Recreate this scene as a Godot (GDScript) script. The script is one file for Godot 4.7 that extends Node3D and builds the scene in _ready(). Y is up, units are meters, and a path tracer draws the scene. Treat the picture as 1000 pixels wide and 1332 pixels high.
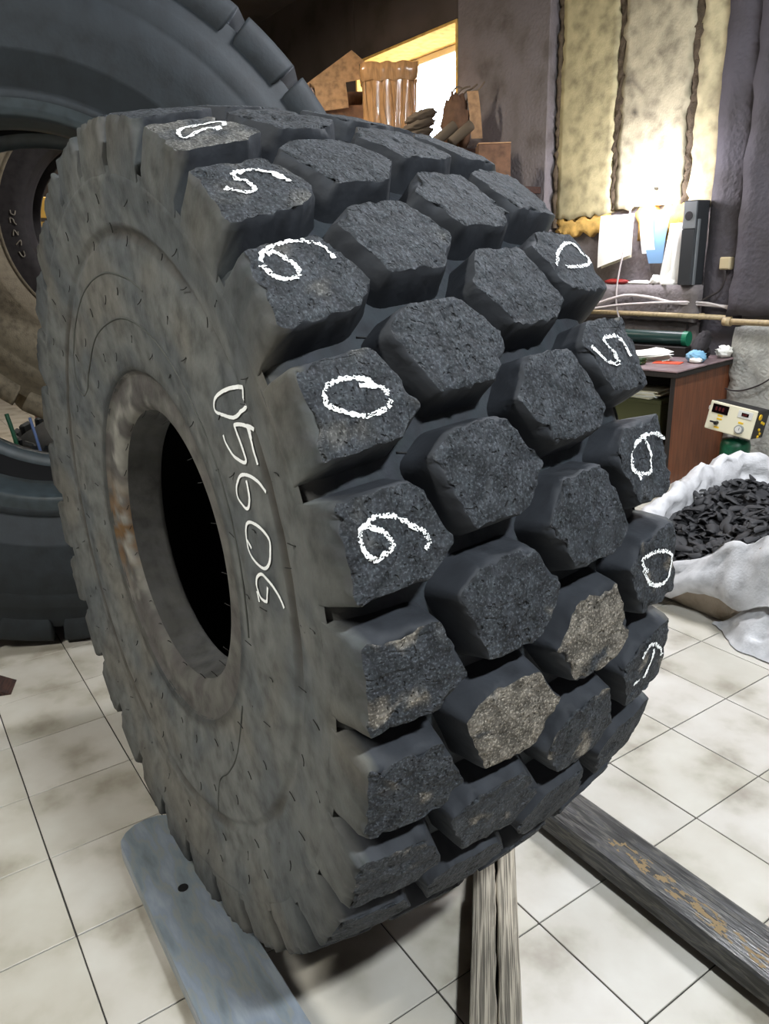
extends Node3D

const SIDE_CHALK = [
	[Vector2(0.730, 52.4), Vector2(0.670, 49.5), Vector2(0.622, 47.7), Vector2(0.600, 47.6), Vector2(0.590, 48.8), Vector2(0.621, 51.5), Vector2(0.645, 53.0), Vector2(0.673, 53.6), Vector2(0.696, 53.4), Vector2(0.726, 52.4)],
	[Vector2(0.688, 56.8), Vector2(0.675, 55.6), Vector2(0.641, 54.0), Vector2(0.636, 54.3), Vector2(0.636, 56.2), Vector2(0.637, 58.7), Vector2(0.636, 59.6), Vector2(0.624, 59.5), Vector2(0.597, 57.4), Vector2(0.582, 54.6), Vector2(0.583, 53.0)],
	[Vector2(0.680, 56.1), Vector2(0.675, 58.4), Vector2(0.673, 61.3)],
	[Vector2(0.673, 65.2), Vector2(0.654, 63.2), Vector2(0.625, 61.6), Vector2(0.597, 60.9), Vector2(0.567, 61.9), Vector2(0.557, 63.6), Vector2(0.568, 65.2), Vector2(0.585, 66.2), Vector2(0.601, 65.6), Vector2(0.611, 64.1), Vector2(0.614, 62.1)],
	[Vector2(0.637, 71.1), Vector2(0.617, 69.6), Vector2(0.587, 68.5), Vector2(0.563, 68.7), Vector2(0.548, 70.6), Vector2(0.544, 73.3), Vector2(0.565, 75.2), Vector2(0.599, 76.2), Vector2(0.623, 75.3), Vector2(0.636, 73.6), Vector2(0.642, 72.0), Vector2(0.637, 71.1)],
	[Vector2(0.548, 71.4), Vector2(0.561, 72.9)],
	[Vector2(0.650, 81.8), Vector2(0.637, 80.1), Vector2(0.614, 78.4), Vector2(0.584, 77.3), Vector2(0.559, 78.2), Vector2(0.551, 80.1), Vector2(0.560, 81.9), Vector2(0.585, 82.0), Vector2(0.595, 80.7), Vector2(0.602, 79.2)],
	[Vector2(0.547, 80.9), Vector2(0.550, 82.9)],
]
const BLOCK_CHALK = [
	[Vector2(-0.234, 22.8), Vector2(-0.229, 22.0), Vector2(-0.239, 21.5), Vector2(-0.261, 21.8), Vector2(-0.282, 22.1), Vector2(-0.301, 22.5), Vector2(-0.317, 23.4), Vector2(-0.322, 24.5), Vector2(-0.321, 25.5), Vector2(-0.309, 25.1), Vector2(-0.292, 24.3), Vector2(-0.273, 23.6), Vector2(-0.251, 23.2), Vector2(-0.240, 23.1)],
	[Vector2(-0.323, 35.8), Vector2(-0.315, 36.4), Vector2(-0.297, 37.0), Vector2(-0.285, 37.1), Vector2(-0.282, 36.3), Vector2(-0.286, 35.3), Vector2(-0.299, 34.1), Vector2(-0.285, 33.6), Vector2(-0.256, 33.8), Vector2(-0.235, 34.6), Vector2(-0.224, 35.8), Vector2(-0.223, 36.4)],
	[Vector2(-0.229, 47.0), Vector2(-0.229, 46.1), Vector2(-0.237, 45.4), Vector2(-0.250, 44.8), Vector2(-0.267, 44.4), Vector2(-0.290, 44.3), Vector2(-0.308, 44.5), Vector2(-0.325, 45.0), Vector2(-0.332, 45.8), Vector2(-0.334, 46.7), Vector2(-0.328, 47.7), Vector2(-0.317, 48.2), Vector2(-0.302, 48.5), Vector2(-0.292, 48.2), Vector2(-0.288, 47.5), Vector2(-0.292, 46.6), Vector2(-0.300, 45.7), Vector2(-0.311, 45.2), Vector2(-0.321, 45.4)],
	[Vector2(-0.234, 61.0), Vector2(-0.233, 60.6), Vector2(-0.239, 60.1), Vector2(-0.250, 59.7), Vector2(-0.255, 59.3), Vector2(-0.266, 59.0), Vector2(-0.283, 58.8), Vector2(-0.299, 58.8), Vector2(-0.314, 59.1), Vector2(-0.321, 59.6), Vector2(-0.323, 60.4), Vector2(-0.317, 61.1), Vector2(-0.305, 61.6), Vector2(-0.288, 62.1), Vector2(-0.272, 62.4), Vector2(-0.255, 62.3), Vector2(-0.239, 62.0), Vector2(-0.231, 61.4)],
	[Vector2(-0.270, 59.6), Vector2(-0.257, 59.8), Vector2(-0.245, 60.0)],
	[Vector2(-0.235, 74.7), Vector2(-0.226, 74.1), Vector2(-0.229, 73.6), Vector2(-0.233, 73.1), Vector2(-0.247, 72.5), Vector2(-0.259, 71.8), Vector2(-0.274, 71.2), Vector2(-0.289, 71.0), Vector2(-0.305, 71.0), Vector2(-0.315, 71.4), Vector2(-0.325, 71.7), Vector2(-0.327, 72.6), Vector2(-0.325, 73.6), Vector2(-0.318, 74.2), Vector2(-0.307, 74.6), Vector2(-0.295, 74.2), Vector2(-0.285, 73.8), Vector2(-0.285, 73.1), Vector2(-0.292, 72.4), Vector2(-0.301, 72.0), Vector2(-0.316, 71.5)],
	[Vector2(0.222, 48.7), Vector2(0.235, 47.8), Vector2(0.256, 46.5), Vector2(0.295, 45.0), Vector2(0.321, 44.4), Vector2(0.330, 45.0), Vector2(0.335, 46.2), Vector2(0.344, 46.9), Vector2(0.335, 47.7), Vector2(0.305, 48.4), Vector2(0.273, 48.7), Vector2(0.250, 48.8)],
	[Vector2(0.206, 59.0), Vector2(0.213, 59.5), Vector2(0.226, 60.3), Vector2(0.238, 60.8), Vector2(0.254, 61.1), Vector2(0.270, 61.1), Vector2(0.278, 60.8), Vector2(0.272, 59.9), Vector2(0.258, 59.0), Vector2(0.251, 58.4), Vector2(0.258, 58.0), Vector2(0.278, 57.9), Vector2(0.297, 57.8), Vector2(0.300, 57.3)],
	[Vector2(0.306, 57.5), Vector2(0.309, 58.4), Vector2(0.316, 59.3), Vector2(0.319, 60.4)],
	[Vector2(0.354, 70.5), Vector2(0.344, 70.1), Vector2(0.330, 69.7), Vector2(0.315, 69.6), Vector2(0.298, 69.5), Vector2(0.279, 69.6), Vector2(0.263, 69.9), Vector2(0.250, 70.1), Vector2(0.235, 70.9), Vector2(0.228, 71.7), Vector2(0.225, 72.7), Vector2(0.236, 73.2), Vector2(0.251, 73.5), Vector2(0.269, 73.7), Vector2(0.285, 73.5), Vector2(0.294, 72.7), Vector2(0.292, 71.5), Vector2(0.283, 70.2), Vector2(0.279, 69.7)],
	[Vector2(0.238, 73.3), Vector2(0.244, 74.1)],
	[Vector2(0.245, 84.4), Vector2(0.228, 83.5), Vector2(0.222, 82.7), Vector2(0.250, 82.5), Vector2(0.283, 82.7), Vector2(0.327, 83.6), Vector2(0.332, 84.6), Vector2(0.323, 86.1), Vector2(0.308, 86.8), Vector2(0.279, 86.7), Vector2(0.254, 86.0), Vector2(0.234, 84.7), Vector2(0.225, 83.9)],
	[Vector2(0.246, 95.2), Vector2(0.263, 94.2), Vector2(0.288, 94.4), Vector2(0.318, 95.8), Vector2(0.343, 97.6)],
	[Vector2(0.291, 95.1), Vector2(0.285, 97.5), Vector2(0.271, 98.7)],
	[Vector2(0.257, 98.4), Vector2(0.235, 98.5)],
]

# which chalk strokes carry which digit (index ranges into the lists above)
const SIDE_DIGITS = [[0], [1, 2], [3], [4, 5], [6, 7]]
const BLOCK_DIGITS = [[0], [1], [2], [3, 4], [5], [6], [7, 8], [9, 10], [11], [12, 13, 14]]
# outline corners of the two kinds of tread block: (metres across the tread, degrees round the tyre)
const SHOULDER_HEX = [Vector2(-0.353, 19.45), Vector2(-0.230, 18.91), Vector2(-0.183, 25.06), Vector2(-0.228, 27.62), Vector2(-0.351, 28.44)]
const CENTRE_HEX = [Vector2(-0.151, 27.82), Vector2(-0.048, 27.33), Vector2(0.010, 32.29), Vector2(-0.039, 36.55), Vector2(-0.147, 36.99), Vector2(-0.194, 29.98)]
const PITCH = 12.41379
const TWIN = 71.04            # the pattern maps to itself when turned half round: phi -> TWIN - phi, u -> -u
const TREAD_R = 0.935

var used := {}
var mats := {}
var N1: FastNoiseLite
var N2: FastNoiseLite
var N3: FastNoiseLite
var rng := RandomNumberGenerator.new()

# ------------------------------------------------------------------ helpers
func numbered(called: String) -> String:
	if not used.has(called):
		used[called] = 0
		return called
	used[called] += 1
	return "%s_%03d" % [called, used[called]]

func own_name(parent: Node, called: String) -> String:
	if not parent.has_node(called):
		return called
	var k := 1
	while parent.has_node("%s_%03d" % [called, k]):
		k += 1
	return "%s_%03d" % [called, k]

func tag(o: Node, label: String, category: String, group := "") -> Node:
	o.set_meta("label", label)
	o.set_meta("category", category)
	if group != "":
		o.set_meta("group", group)
	return o

func thing(called: String, label: String, category: String, at := Vector3.ZERO, turn := 0.0, group := "") -> Node3D:
	var o := Node3D.new()
	o.name = numbered(called)
	add_child(o)
	o.position = at
	o.rotation.y = turn
	tag(o, label, category, group)
	return o

func part(parent: Node, called: String, mesh: Mesh, m: Material, at := Vector3.ZERO) -> MeshInstance3D:
	var o := MeshInstance3D.new()
	o.name = own_name(parent, called) if parent != self else numbered(called)
	o.mesh = mesh
	if m:
		o.material_override = m
	o.position = at
	parent.add_child(o)
	return o

func struct(called: String) -> Node3D:
	var o := Node3D.new()
	o.name = called
	used[called] = 0
	o.set_meta("kind", "structure")
	add_child(o)
	return o

func noise(kind: int, freq: float, oct: int, seed_: int) -> FastNoiseLite:
	var n := FastNoiseLite.new()
	n.noise_type = kind
	n.frequency = freq
	n.fractal_octaves = oct
	n.seed = seed_
	return n

func ramp_tex(n: FastNoiseLite, stops: Array, size := 512) -> NoiseTexture2D:
	var t := NoiseTexture2D.new()
	t.width = size
	t.height = size
	t.seamless = true
	t.seamless_blend_skirt = 0.25
	t.noise = n
	var g := Gradient.new()
	var offs := PackedFloat32Array()
	var cols := PackedColorArray()
	for s in stops:
		offs.append(s[0])
		cols.append(s[1])
	g.offsets = offs
	g.colors = cols
	t.color_ramp = g
	return t

# torn rubber: fine grain, sparse thin cracks and small pits (height), and pale scuff flecks (colour)
func torn_images(size: int) -> Array:
	var grain := noise(FastNoiseLite.TYPE_SIMPLEX, 0.05, 5, 71).get_seamless_image(size, size)
	var cr := noise(FastNoiseLite.TYPE_SIMPLEX, 0.016, 4, 72)
	cr.fractal_type = FastNoiseLite.FRACTAL_RIDGED
	var cracks := cr.get_seamless_image(size, size)
	var where := noise(FastNoiseLite.TYPE_SIMPLEX, 0.012, 3, 73).get_seamless_image(size, size)
	var ce := noise(FastNoiseLite.TYPE_CELLULAR, 0.022, 2, 74)
	ce.cellular_return_type = FastNoiseLite.RETURN_DISTANCE
	var cells := ce.get_seamless_image(size, size)
	var streak := noise(FastNoiseLite.TYPE_SIMPLEX, 0.09, 4, 75).get_seamless_image(size, size)
	var h := Image.create(size, size, false, Image.FORMAT_L8)
	var c := Image.create(size, size, false, Image.FORMAT_RGB8)
	for y in size:
		for x in size:
			var gr := grain.get_pixel(x, y).r
			var ck := smoothstep(0.80, 0.92, cracks.get_pixel(x, y).r) * smoothstep(0.38, 0.52, where.get_pixel(x, y).r)
			var pit := smoothstep(0.20, 0.08, cells.get_pixel(x, y).r) * smoothstep(0.55, 0.42, where.get_pixel((x + size / 2) % size, y).r)
			var v := clampf(0.66 + 0.16 * (gr - 0.5) + 0.30 * (where.get_pixel(x, y).r - 0.5) - 0.75 * ck - 0.6 * pit, 0, 1)
			h.set_pixel(x, y, Color(v, v, v))
			var fleck := smoothstep(0.60, 0.80, streak.get_pixel(x, y).r)
			var a := clampf(0.57 + 0.20 * (gr - 0.5) + 0.35 * (where.get_pixel(x, y).r - 0.5) + 0.42 * fleck, 0, 1)
			c.set_pixel(x, y, Color(a, a, a * 1.01))
	return [ImageTexture.create_from_image(h), ImageTexture.create_from_image(c)]

func g(v: float) -> Color:
	return Color(v, v, v)

func mat(called: String, c: Color, rough := 0.8, metal := 0.0, tex: Texture2D = null, scale_ := Vector3.ONE, bump: Texture2D = null, bump_cm := 0.2, world := false, vcol := false) -> StandardMaterial3D:
	var m := StandardMaterial3D.new()
	m.resource_name = called
	m.albedo_color = c
	m.roughness = rough
	m.metallic = metal
	if tex or bump:
		m.uv1_triplanar = true
		m.uv1_world_triplanar = world
		m.uv1_scale = scale_
	if tex:
		m.albedo_texture = tex
	if bump:
		m.heightmap_enabled = true
		m.heightmap_texture = bump
		m.heightmap_scale = bump_cm
	m.vertex_color_use_as_albedo = vcol
	mats[called] = m
	return m

# quad grid from a function of (i, j); wraps when asked
func grid(nu: int, nv: int, pos: Callable, col = null, wrap_v := false) -> ArrayMesh:
	var st := SurfaceTool.new()
	st.begin(Mesh.PRIMITIVE_TRIANGLES)
	st.set_smooth_group(0)
	var cols := nv if wrap_v else nv + 1
	for i in nu + 1:
		for j in cols:
			if col != null:
				st.set_color(col.call(i, j))
			st.add_vertex(pos.call(i, j))
	for i in nu:
		for j in nv:
			var a := i * cols + j
			var b := i * cols + (j + 1) % cols
			var c := (i + 1) * cols + j
			var d := (i + 1) * cols + (j + 1) % cols
			st.add_index(a); st.add_index(b); st.add_index(c)
			st.add_index(b); st.add_index(d); st.add_index(c)
	st.generate_normals()
	return st.commit()

# box with bevelled edges, optionally bent by a displacement
func bevel_box(s: Vector3, b := 0.004) -> ArrayMesh:
	b = minf(b, 0.45 * minf(s.x, minf(s.y, s.z)))
	var st := SurfaceTool.new()
	st.begin(Mesh.PRIMITIVE_TRIANGLES)
	st.set_smooth_group(-1)
	var h := s * 0.5
	var dirs := [Vector3.RIGHT, Vector3.UP, Vector3.BACK]
	for ax in 3:
		for sg in [-1.0, 1.0]:
			var n: Vector3 = dirs[ax] * sg
			var u: Vector3 = dirs[(ax + 1) % 3]
			var v: Vector3 = dirs[(ax + 2) % 3]
			var hu: float = h[(ax + 1) % 3] - b
			var hv: float = h[(ax + 2) % 3] - b
			var c: Vector3 = n * h[ax]
			quad(st, c - u * hu - v * hv, c + u * hu - v * hv, c + u * hu + v * hv, c - u * hu + v * hv, n)
	for ax in 3:
		var u: Vector3 = dirs[(ax + 1) % 3]
		var v: Vector3 = dirs[(ax + 2) % 3]
		var w: Vector3 = dirs[ax]
		var hw: float = h[ax] - b
		for su in [-1.0, 1.0]:
			for sv in [-1.0, 1.0]:
				var p1: Vector3 = u * su * h[(ax + 1) % 3] + v * sv * (h[(ax + 2) % 3] - b)
				var p2: Vector3 = u * su * (h[(ax + 1) % 3] - b) + v * sv * h[(ax + 2) % 3]
				quad(st, p1 - w * hw, p1 + w * hw, p2 + w * hw, p2 - w * hw, u * su + v * sv)
	for sx in [-1.0, 1.0]:
		for sy in [-1.0, 1.0]:
			for sz in [-1.0, 1.0]:
				var sgn := Vector3(sx, sy, sz)
				tri(st, sgn * Vector3(h.x, h.y - b, h.z - b), sgn * Vector3(h.x - b, h.y, h.z - b), sgn * Vector3(h.x - b, h.y - b, h.z), sgn)
	st.generate_normals()
	return st.commit()

func tri(st: SurfaceTool, a: Vector3, b: Vector3, c: Vector3, out: Vector3) -> void:
	if (b - a).cross(c - a).dot(out) > 0.0:
		var t := b
		b = c
		c = t
	st.add_vertex(a); st.add_vertex(b); st.add_vertex(c)

func quad(st: SurfaceTool, a: Vector3, b: Vector3, c: Vector3, d: Vector3, out: Vector3) -> void:
	tri(st, a, b, c, out)
	tri(st, a, c, d, out)

func box_between(parent: Node, called: String, lo: Vector3, hi: Vector3, m: Material, b := 0.004) -> MeshInstance3D:
	return part(parent, called, bevel_box(hi - lo, b), m, (lo + hi) * 0.5)

# tube along points, radius r (or list), closed ends
func tube(pts: Array, r: float, sides := 8, caps := true) -> ArrayMesh:
	var st := SurfaceTool.new()
	st.begin(Mesh.PRIMITIVE_TRIANGLES)
	st.set_smooth_group(0)
	add_tube(st, pts, r, sides, caps)
	st.generate_normals()
	return st.commit()

func add_tube(st: SurfaceTool, pts: Array, r: float, sides := 8, caps := true) -> void:
	var rings := []
	var prev := Vector3.ZERO
	for i in pts.size():
		var d: Vector3 = (pts[mini(i + 1, pts.size() - 1)] - pts[maxi(i - 1, 0)]).normalized()
		var n: Vector3 = prev
		if n == Vector3.ZERO:
			n = Vector3.UP if absf(d.y) < 0.9 else Vector3.RIGHT
		n = (n - d * n.dot(d)).normalized()
		prev = n
		var b := d.cross(n)
		var ring := []
		for k in sides:
			var a := TAU * k / sides
			ring.append(pts[i] + (n * cos(a) + b * sin(a)) * r)
		rings.append(ring)
	for i in pts.size() - 1:
		for k in sides:
			var k2 := (k + 1) % sides
			quad(st, rings[i][k], rings[i][k2], rings[i + 1][k2], rings[i + 1][k], rings[i][k] - pts[i] + rings[i][k2] - pts[i])
	if caps:
		for e in [0, pts.size() - 1]:
			var out: Vector3 = (pts[e] - pts[1 if e == 0 else e - 1])
			for k in range(1, sides - 1):
				tri(st, rings[e][0], rings[e][k], rings[e][k + 1], out)

func smooth_path(pts: Array, steps := 6) -> Array:
	var c := []
	for i in pts.size() - 1:
		var p0: Vector3 = pts[maxi(i - 1, 0)]
		var p1: Vector3 = pts[i]
		var p2: Vector3 = pts[i + 1]
		var p3: Vector3 = pts[mini(i + 2, pts.size() - 1)]
		for s in steps:
			c.append(p1.cubic_interpolate(p2, p0, p3, float(s) / steps))
	c.append(pts[-1])
	return c

# profile of (radius, x) spun round the x axis; angle 0 is up, growing towards +z
func spin_x(prof: Array, segs: int, col = null, rough_amp := 0.0) -> ArrayMesh:
	return grid(prof.size() - 1, segs, func(i: int, j: int):
		var a: float = TAU * j / segs
		var r: float = prof[i].x
		var p := Vector3(prof[i].y, r * cos(a), r * sin(a))
		if rough_amp > 0.0:
			var k: float = N1.get_noise_3dv(p * 30.0) * rough_amp
			p += Vector3(k, k * cos(a), k * sin(a))
		return p, col, true)

func spin_y(prof: Array, segs: int) -> ArrayMesh:
	return grid(prof.size() - 1, segs, func(i: int, j: int):
		var a: float = TAU * j / segs
		return Vector3(prof[i].x * cos(a), prof[i].y, prof[i].x * sin(a)), null, true)

func plate(outline: Array, y0: float, y1: float, b := 0.004) -> ArrayMesh:
	# flat plate in xz with a small chamfer on its upper rim
	var st := SurfaceTool.new()
	st.begin(Mesh.PRIMITIVE_TRIANGLES)
	st.set_smooth_group(-1)
	var c := Vector2.ZERO
	for p in outline:
		c += p
	c /= outline.size()
	var n := outline.size()
	for i in n:
		var p: Vector2 = outline[i]
		var q: Vector2 = outline[(i + 1) % n]
		var pi_ := p - (p - c).normalized() * b
		var qi := q - (q - c).normalized() * b
		var out := Vector3((p + q).x * 0.5 - c.x, 0, (p + q).y * 0.5 - c.y)
		quad(st, Vector3(p.x, y0, p.y), Vector3(q.x, y0, q.y), Vector3(q.x, y1 - b, q.y), Vector3(p.x, y1 - b, p.y), out)
		quad(st, Vector3(p.x, y1 - b, p.y), Vector3(q.x, y1 - b, q.y), Vector3(qi.x, y1, qi.y), Vector3(pi_.x, y1, pi_.y), out + Vector3.UP)
		tri(st, Vector3(pi_.x, y1, pi_.y), Vector3(qi.x, y1, qi.y), Vector3(c.x, y1, c.y), Vector3.UP)
		tri(st, Vector3(p.x, y0, p.y), Vector3(q.x, y0, q.y), Vector3(c.x, y0, c.y), Vector3.DOWN)
	st.generate_normals()
	return st.commit()

# rough slab whose broad face looks to -x: y0..y1, z0..z1, back at x1; edges wander
func rough_slab(x0: float, x1: float, y0: float, y1: float, z0: float, z1: float, amp: float, edge: float, seed_: float, col = null, step := 0.06) -> ArrayMesh:
	var ny := maxi(4, int((y1 - y0) / step))
	var nz := maxi(3, int((z1 - z0) / step))
	return grid(ny + 4, nz + 4, func(i: int, j: int):
		var ti := clampf(float(i - 2) / ny, 0, 1)
		var tj := clampf(float(j - 2) / nz, 0, 1)
		var y := lerpf(y0, y1, ti)
		var z := lerpf(z0, z1, tj)
		var back := i == 0 or j == 0 or i == ny + 4 or j == nz + 4
		var rim := not back and (i == 1 or j == 1 or i == ny + 3 or j == nz + 3)
		y += N2.get_noise_3d(seed_, z * 9.0, y * 2.0) * edge * (maxf(1.0 - ti * 6.0, 0.0) + maxf(ti * 6.0 - 5.0, 0.0))
		z += N2.get_noise_3d(y * 9.0, seed_, 7.0 + z) * edge * (maxf(1.0 - tj * 6.0, 0.0) + maxf(tj * 6.0 - 5.0, 0.0))
		var x := x0 + N1.get_noise_3d(seed_ * 3.0, y * 14.0, z * 14.0) * amp
		if back:
			x = x1
		elif rim:
			x = lerpf(x0, x1, 0.25)
		return Vector3(x, y, z), func(i: int, j: int):
			return col.call(lerpf(y0, y1, clampf(float(i - 2) / ny, 0, 1)), lerpf(z0, z1, clampf(float(j - 2) / nz, 0, 1))) if col != null else Color.WHITE)

# ------------------------------------------------------------------ main
func _ready() -> void:
	setup_view()
	setup_noise()
	make_materials()
	build_shell()
	build_floor()
	main_tyre()
	rear_tyres()
	fork_arms()
	timbers()
	chip_sack()
	workbench()
	control_unit()
	wall_things()
	window_things()

func setup_view() -> void:
	var cam := Camera3D.new()
	cam.name = "camera"
	cam.fov = 68.12
	cam.near = 0.05
	cam.far = 100.0
	cam.transform = Transform3D(Basis(Vector3(0.82798901, -0.02863461, 0.56001273), Vector3(0.19832745, 0.94909823, -0.24470138), Vector3(-0.52450017, 0.31367595, 0.79152193)).orthonormalized(), Vector3(0, 1.6387, 0))
	add_child(cam)
	cam.current = true
	var we := WorldEnvironment.new()
	we.name = "environment"
	var env := Environment.new()
	env.background_mode = Environment.BG_SKY
	var sky := Sky.new()
	var pm := ProceduralSkyMaterial.new()
	pm.sky_top_color = Color(0.75, 0.85, 1.0)
	pm.sky_horizon_color = Color(0.95, 0.97, 1.0)
	pm.ground_horizon_color = Color(0.85, 0.86, 0.85)
	pm.ground_bottom_color = Color(0.5, 0.5, 0.48)
	pm.energy_multiplier = 42.0
	sky.sky_material = pm
	env.sky = sky
	env.tonemap_mode = Environment.TONE_MAPPER_LINEAR
	env.tonemap_exposure = 1.0
	env.sdfgi_enabled = true
	env.ssao_enabled = true
	env.ssil_enabled = true
	we.environment = env
	add_child(we)
	# the ceiling lamps that light the shop (their fittings glow just above)
	ceiling_lamp(Vector3(1.0, 4.55, 1.75), Vector2(0.5, 0.25), 31.0, Color(0.95, 0.98, 1.0), "square white floodlight hanging from the ceiling above the camera")
	ceiling_lamp(Vector3(3.6, 4.55, -1.8), Vector2(1.2, 0.25), 22.5, Color(0.97, 0.98, 1.0), "long white tube light hanging on the right side of the shop")
	ceiling_lamp(Vector3(-1.9, 3.8, -1.3), Vector2(1.2, 0.2), 14.5, Color(0.99, 0.985, 0.95), "long white tube light hanging on the left side of the shop")
	ceiling_lamp(Vector3(2.2, 4.6, -7.2), Vector2(1.2, 0.2), 18.0, Color(1.0, 0.95, 0.88), "long tube light hanging deep in the shop behind the tyres")

func ceiling_lamp(at: Vector3, size: Vector2, energy: float, c: Color, label: String) -> void:
	var t := thing("ceiling_lamp", label, "lamp", at)
	var em := StandardMaterial3D.new()
	em.resource_name = "lamp_glow"
	em.emission_enabled = true
	em.emission = c
	em.emission_energy_multiplier = 3.0
	em.albedo_color = Color(0.9, 0.9, 0.9)
	part(t, "lamp_face", bevel_box(Vector3(size.x, 0.02, size.y), 0.004), em, Vector3(0, 0.03, 0))
	part(t, "housing", bevel_box(Vector3(size.x + 0.04, 0.06, size.y + 0.04), 0.008), mat("lamp_housing", Color(0.5, 0.5, 0.5), 0.5), Vector3(0, 0.075, 0))
	var top := 5.0 - at.y
	for s in [-1, 1]:
		part(t, "hanger_rod", tube([Vector3(s * size.x * 0.35, 0.1, 0), Vector3(s * size.x * 0.35, top, 0)], 0.006), mats["lamp_housing"])
	var l := AreaLight3D.new()
	l.name = "lamp_light"
	l.area_size = size
	l.light_color = c
	l.light_energy = energy
	l.area_range = 30.0
	l.area_attenuation = 2.0
	l.shadow_enabled = true
	l.position = Vector3(0, 0.012, 0)
	l.rotation_degrees = Vector3(-90, 0, 0)
	t.add_child(l)

func setup_noise() -> void:
	rng.seed = 7
	N1 = noise(FastNoiseLite.TYPE_SIMPLEX, 1.0, 3, 11)
	N2 = noise(FastNoiseLite.TYPE_SIMPLEX, 1.0, 2, 23)
	N3 = noise(FastNoiseLite.TYPE_SIMPLEX, 1.0, 4, 37)

func make_materials() -> void:
	var blotch := ramp_tex(noise(FastNoiseLite.TYPE_SIMPLEX, 0.012, 5, 1), [[0.0, g(0.70)], [0.45, g(0.88)], [1.0, g(1.0)]])
	var soft := ramp_tex(noise(FastNoiseLite.TYPE_SIMPLEX, 0.008, 5, 2), [[0.0, g(0.72)], [0.5, g(0.9)], [1.0, g(1.0)]])
	var pits_n := noise(FastNoiseLite.TYPE_CELLULAR, 0.05, 3, 3)
	pits_n.cellular_return_type = FastNoiseLite.RETURN_DISTANCE
	var torn_n := noise(FastNoiseLite.TYPE_SIMPLEX, 0.025, 5, 4)
	torn_n.fractal_type = FastNoiseLite.FRACTAL_RIDGED
	var torn := ramp_tex(torn_n, [[0.0, g(1.0)], [0.55, g(0.8)], [0.8, g(0.55)], [1.0, g(0.0)]])
	var fine := ramp_tex(noise(FastNoiseLite.TYPE_SIMPLEX, 0.06, 4, 5), [[0.0, g(0.0)], [1.0, g(1.0)]])
	var scuffs := ramp_tex(noise(FastNoiseLite.TYPE_SIMPLEX, 0.03, 5, 6), [[0.0, g(0.5)], [0.5, g(0.72)], [0.72, g(0.85)], [1.0, g(1.0)]])
	var stain := ramp_tex(noise(FastNoiseLite.TYPE_SIMPLEX, 0.006, 6, 8), [[0.0, Color(0.74, 0.715, 0.68)], [0.30, Color(0.89, 0.88, 0.855)], [0.5, Color(0.95, 0.94, 0.93)], [1.0, Color(1, 1, 1)]])
	var worn := ramp_tex(noise(FastNoiseLite.TYPE_SIMPLEX, 0.02, 5, 12), [[0.0, Color(0.35, 0.34, 0.33)], [0.42, Color(0.6, 0.6, 0.6)], [0.55, Color(0.95, 0.93, 0.88)], [0.65, Color(0.62, 0.62, 0.64)], [1.0, Color(1, 1, 1)]])
	var smear := ramp_tex(noise(FastNoiseLite.TYPE_SIMPLEX, 0.012, 5, 14), [[0.0, Color(0.72, 0.73, 0.73)], [0.38, Color(0.84, 0.86, 0.87)], [0.5, Color(0.90, 0.885, 0.84)], [0.62, Color(0.86, 0.875, 0.91)], [1.0, Color(1, 1, 1)]])
	var wood_n := noise(FastNoiseLite.TYPE_SIMPLEX, 0.02, 4, 9)
	var woodt := ramp_tex(wood_n, [[0.0, g(0.42)], [0.45, g(0.72)], [0.55, g(0.92)], [1.0, g(1.0)]])
	# rubber
	var ti := torn_images(640)
	mat("tread_rubber", Color(1, 1, 1), 0.78, 0, ti[1], Vector3.ONE * 2.4, ti[0], 1.8, false, true)
	mat("side_rubber", Color(1, 1, 1), 0.7, 0, blotch, Vector3.ONE * 2.2, fine, 0.05, false, true)
	mat("groove_rubber", Color(1, 1, 1), 0.72, 0, blotch, Vector3.ONE * 3.0, fine, 0.06, false, true)
	mat("liner_rubber", Color(0.10, 0.10, 0.11), 0.8)
	mat("hair_rubber", Color(0.07, 0.07, 0.07), 0.7)
	mat("rear_rubber", Color(0.15, 0.18, 0.205), 0.7, 0, blotch, Vector3.ONE * 1.3, fine, 0.05)
	mat("rear_bead", Color(0.22, 0.26, 0.28), 0.42, 0, blotch, Vector3.ONE * 2.0)
	mat("tan_rubber", Color(0.66, 0.60, 0.50), 0.85, 0, blotch, Vector3.ONE * 2.5, fine, 0.1)
	mat("tan_bead", Color(0.24, 0.215, 0.21), 0.75, 0, blotch, Vector3.ONE * 2.5)
	mat("chalk", Color(0.97, 0.98, 0.98), 0.9)
	mat("faint_chalk", Color(0.62, 0.58, 0.52), 0.9)
	for k in ["tread_rubber", "side_rubber", "groove_rubber"]:
		(mats[k] as StandardMaterial3D).metallic_specular = 0.35
	# floor, walls
	for k in 4:
		mat("tile_%d" % k, [Color(0.77, 0.755, 0.715), Color(0.74, 0.725, 0.685), Color(0.785, 0.77, 0.74), Color(0.755, 0.74, 0.705)][k], 0.42, 0, stain, Vector3.ONE * 0.9, null, 0, true)
	mat("grout", Color(0.20, 0.19, 0.18), 0.9)
	mat("concrete", Color(0.48, 0.46, 0.465), 0.9, 0, stain, Vector3.ONE * 0.6, fine, 0.5, true)
	mat("dark_concrete", Color(0.30, 0.29, 0.315), 0.9, 0, stain, Vector3.ONE * 0.5, fine, 0.6, true)
	mat("soot", Color(0.34, 0.31, 0.29), 0.95, 0, stain, Vector3.ONE * 0.4, null, 0, true)
	mat("plaster", Color(0.72, 0.72, 0.69), 0.9, 0, blotch, Vector3.ONE * 0.8, fine, 0.6, true)
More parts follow.
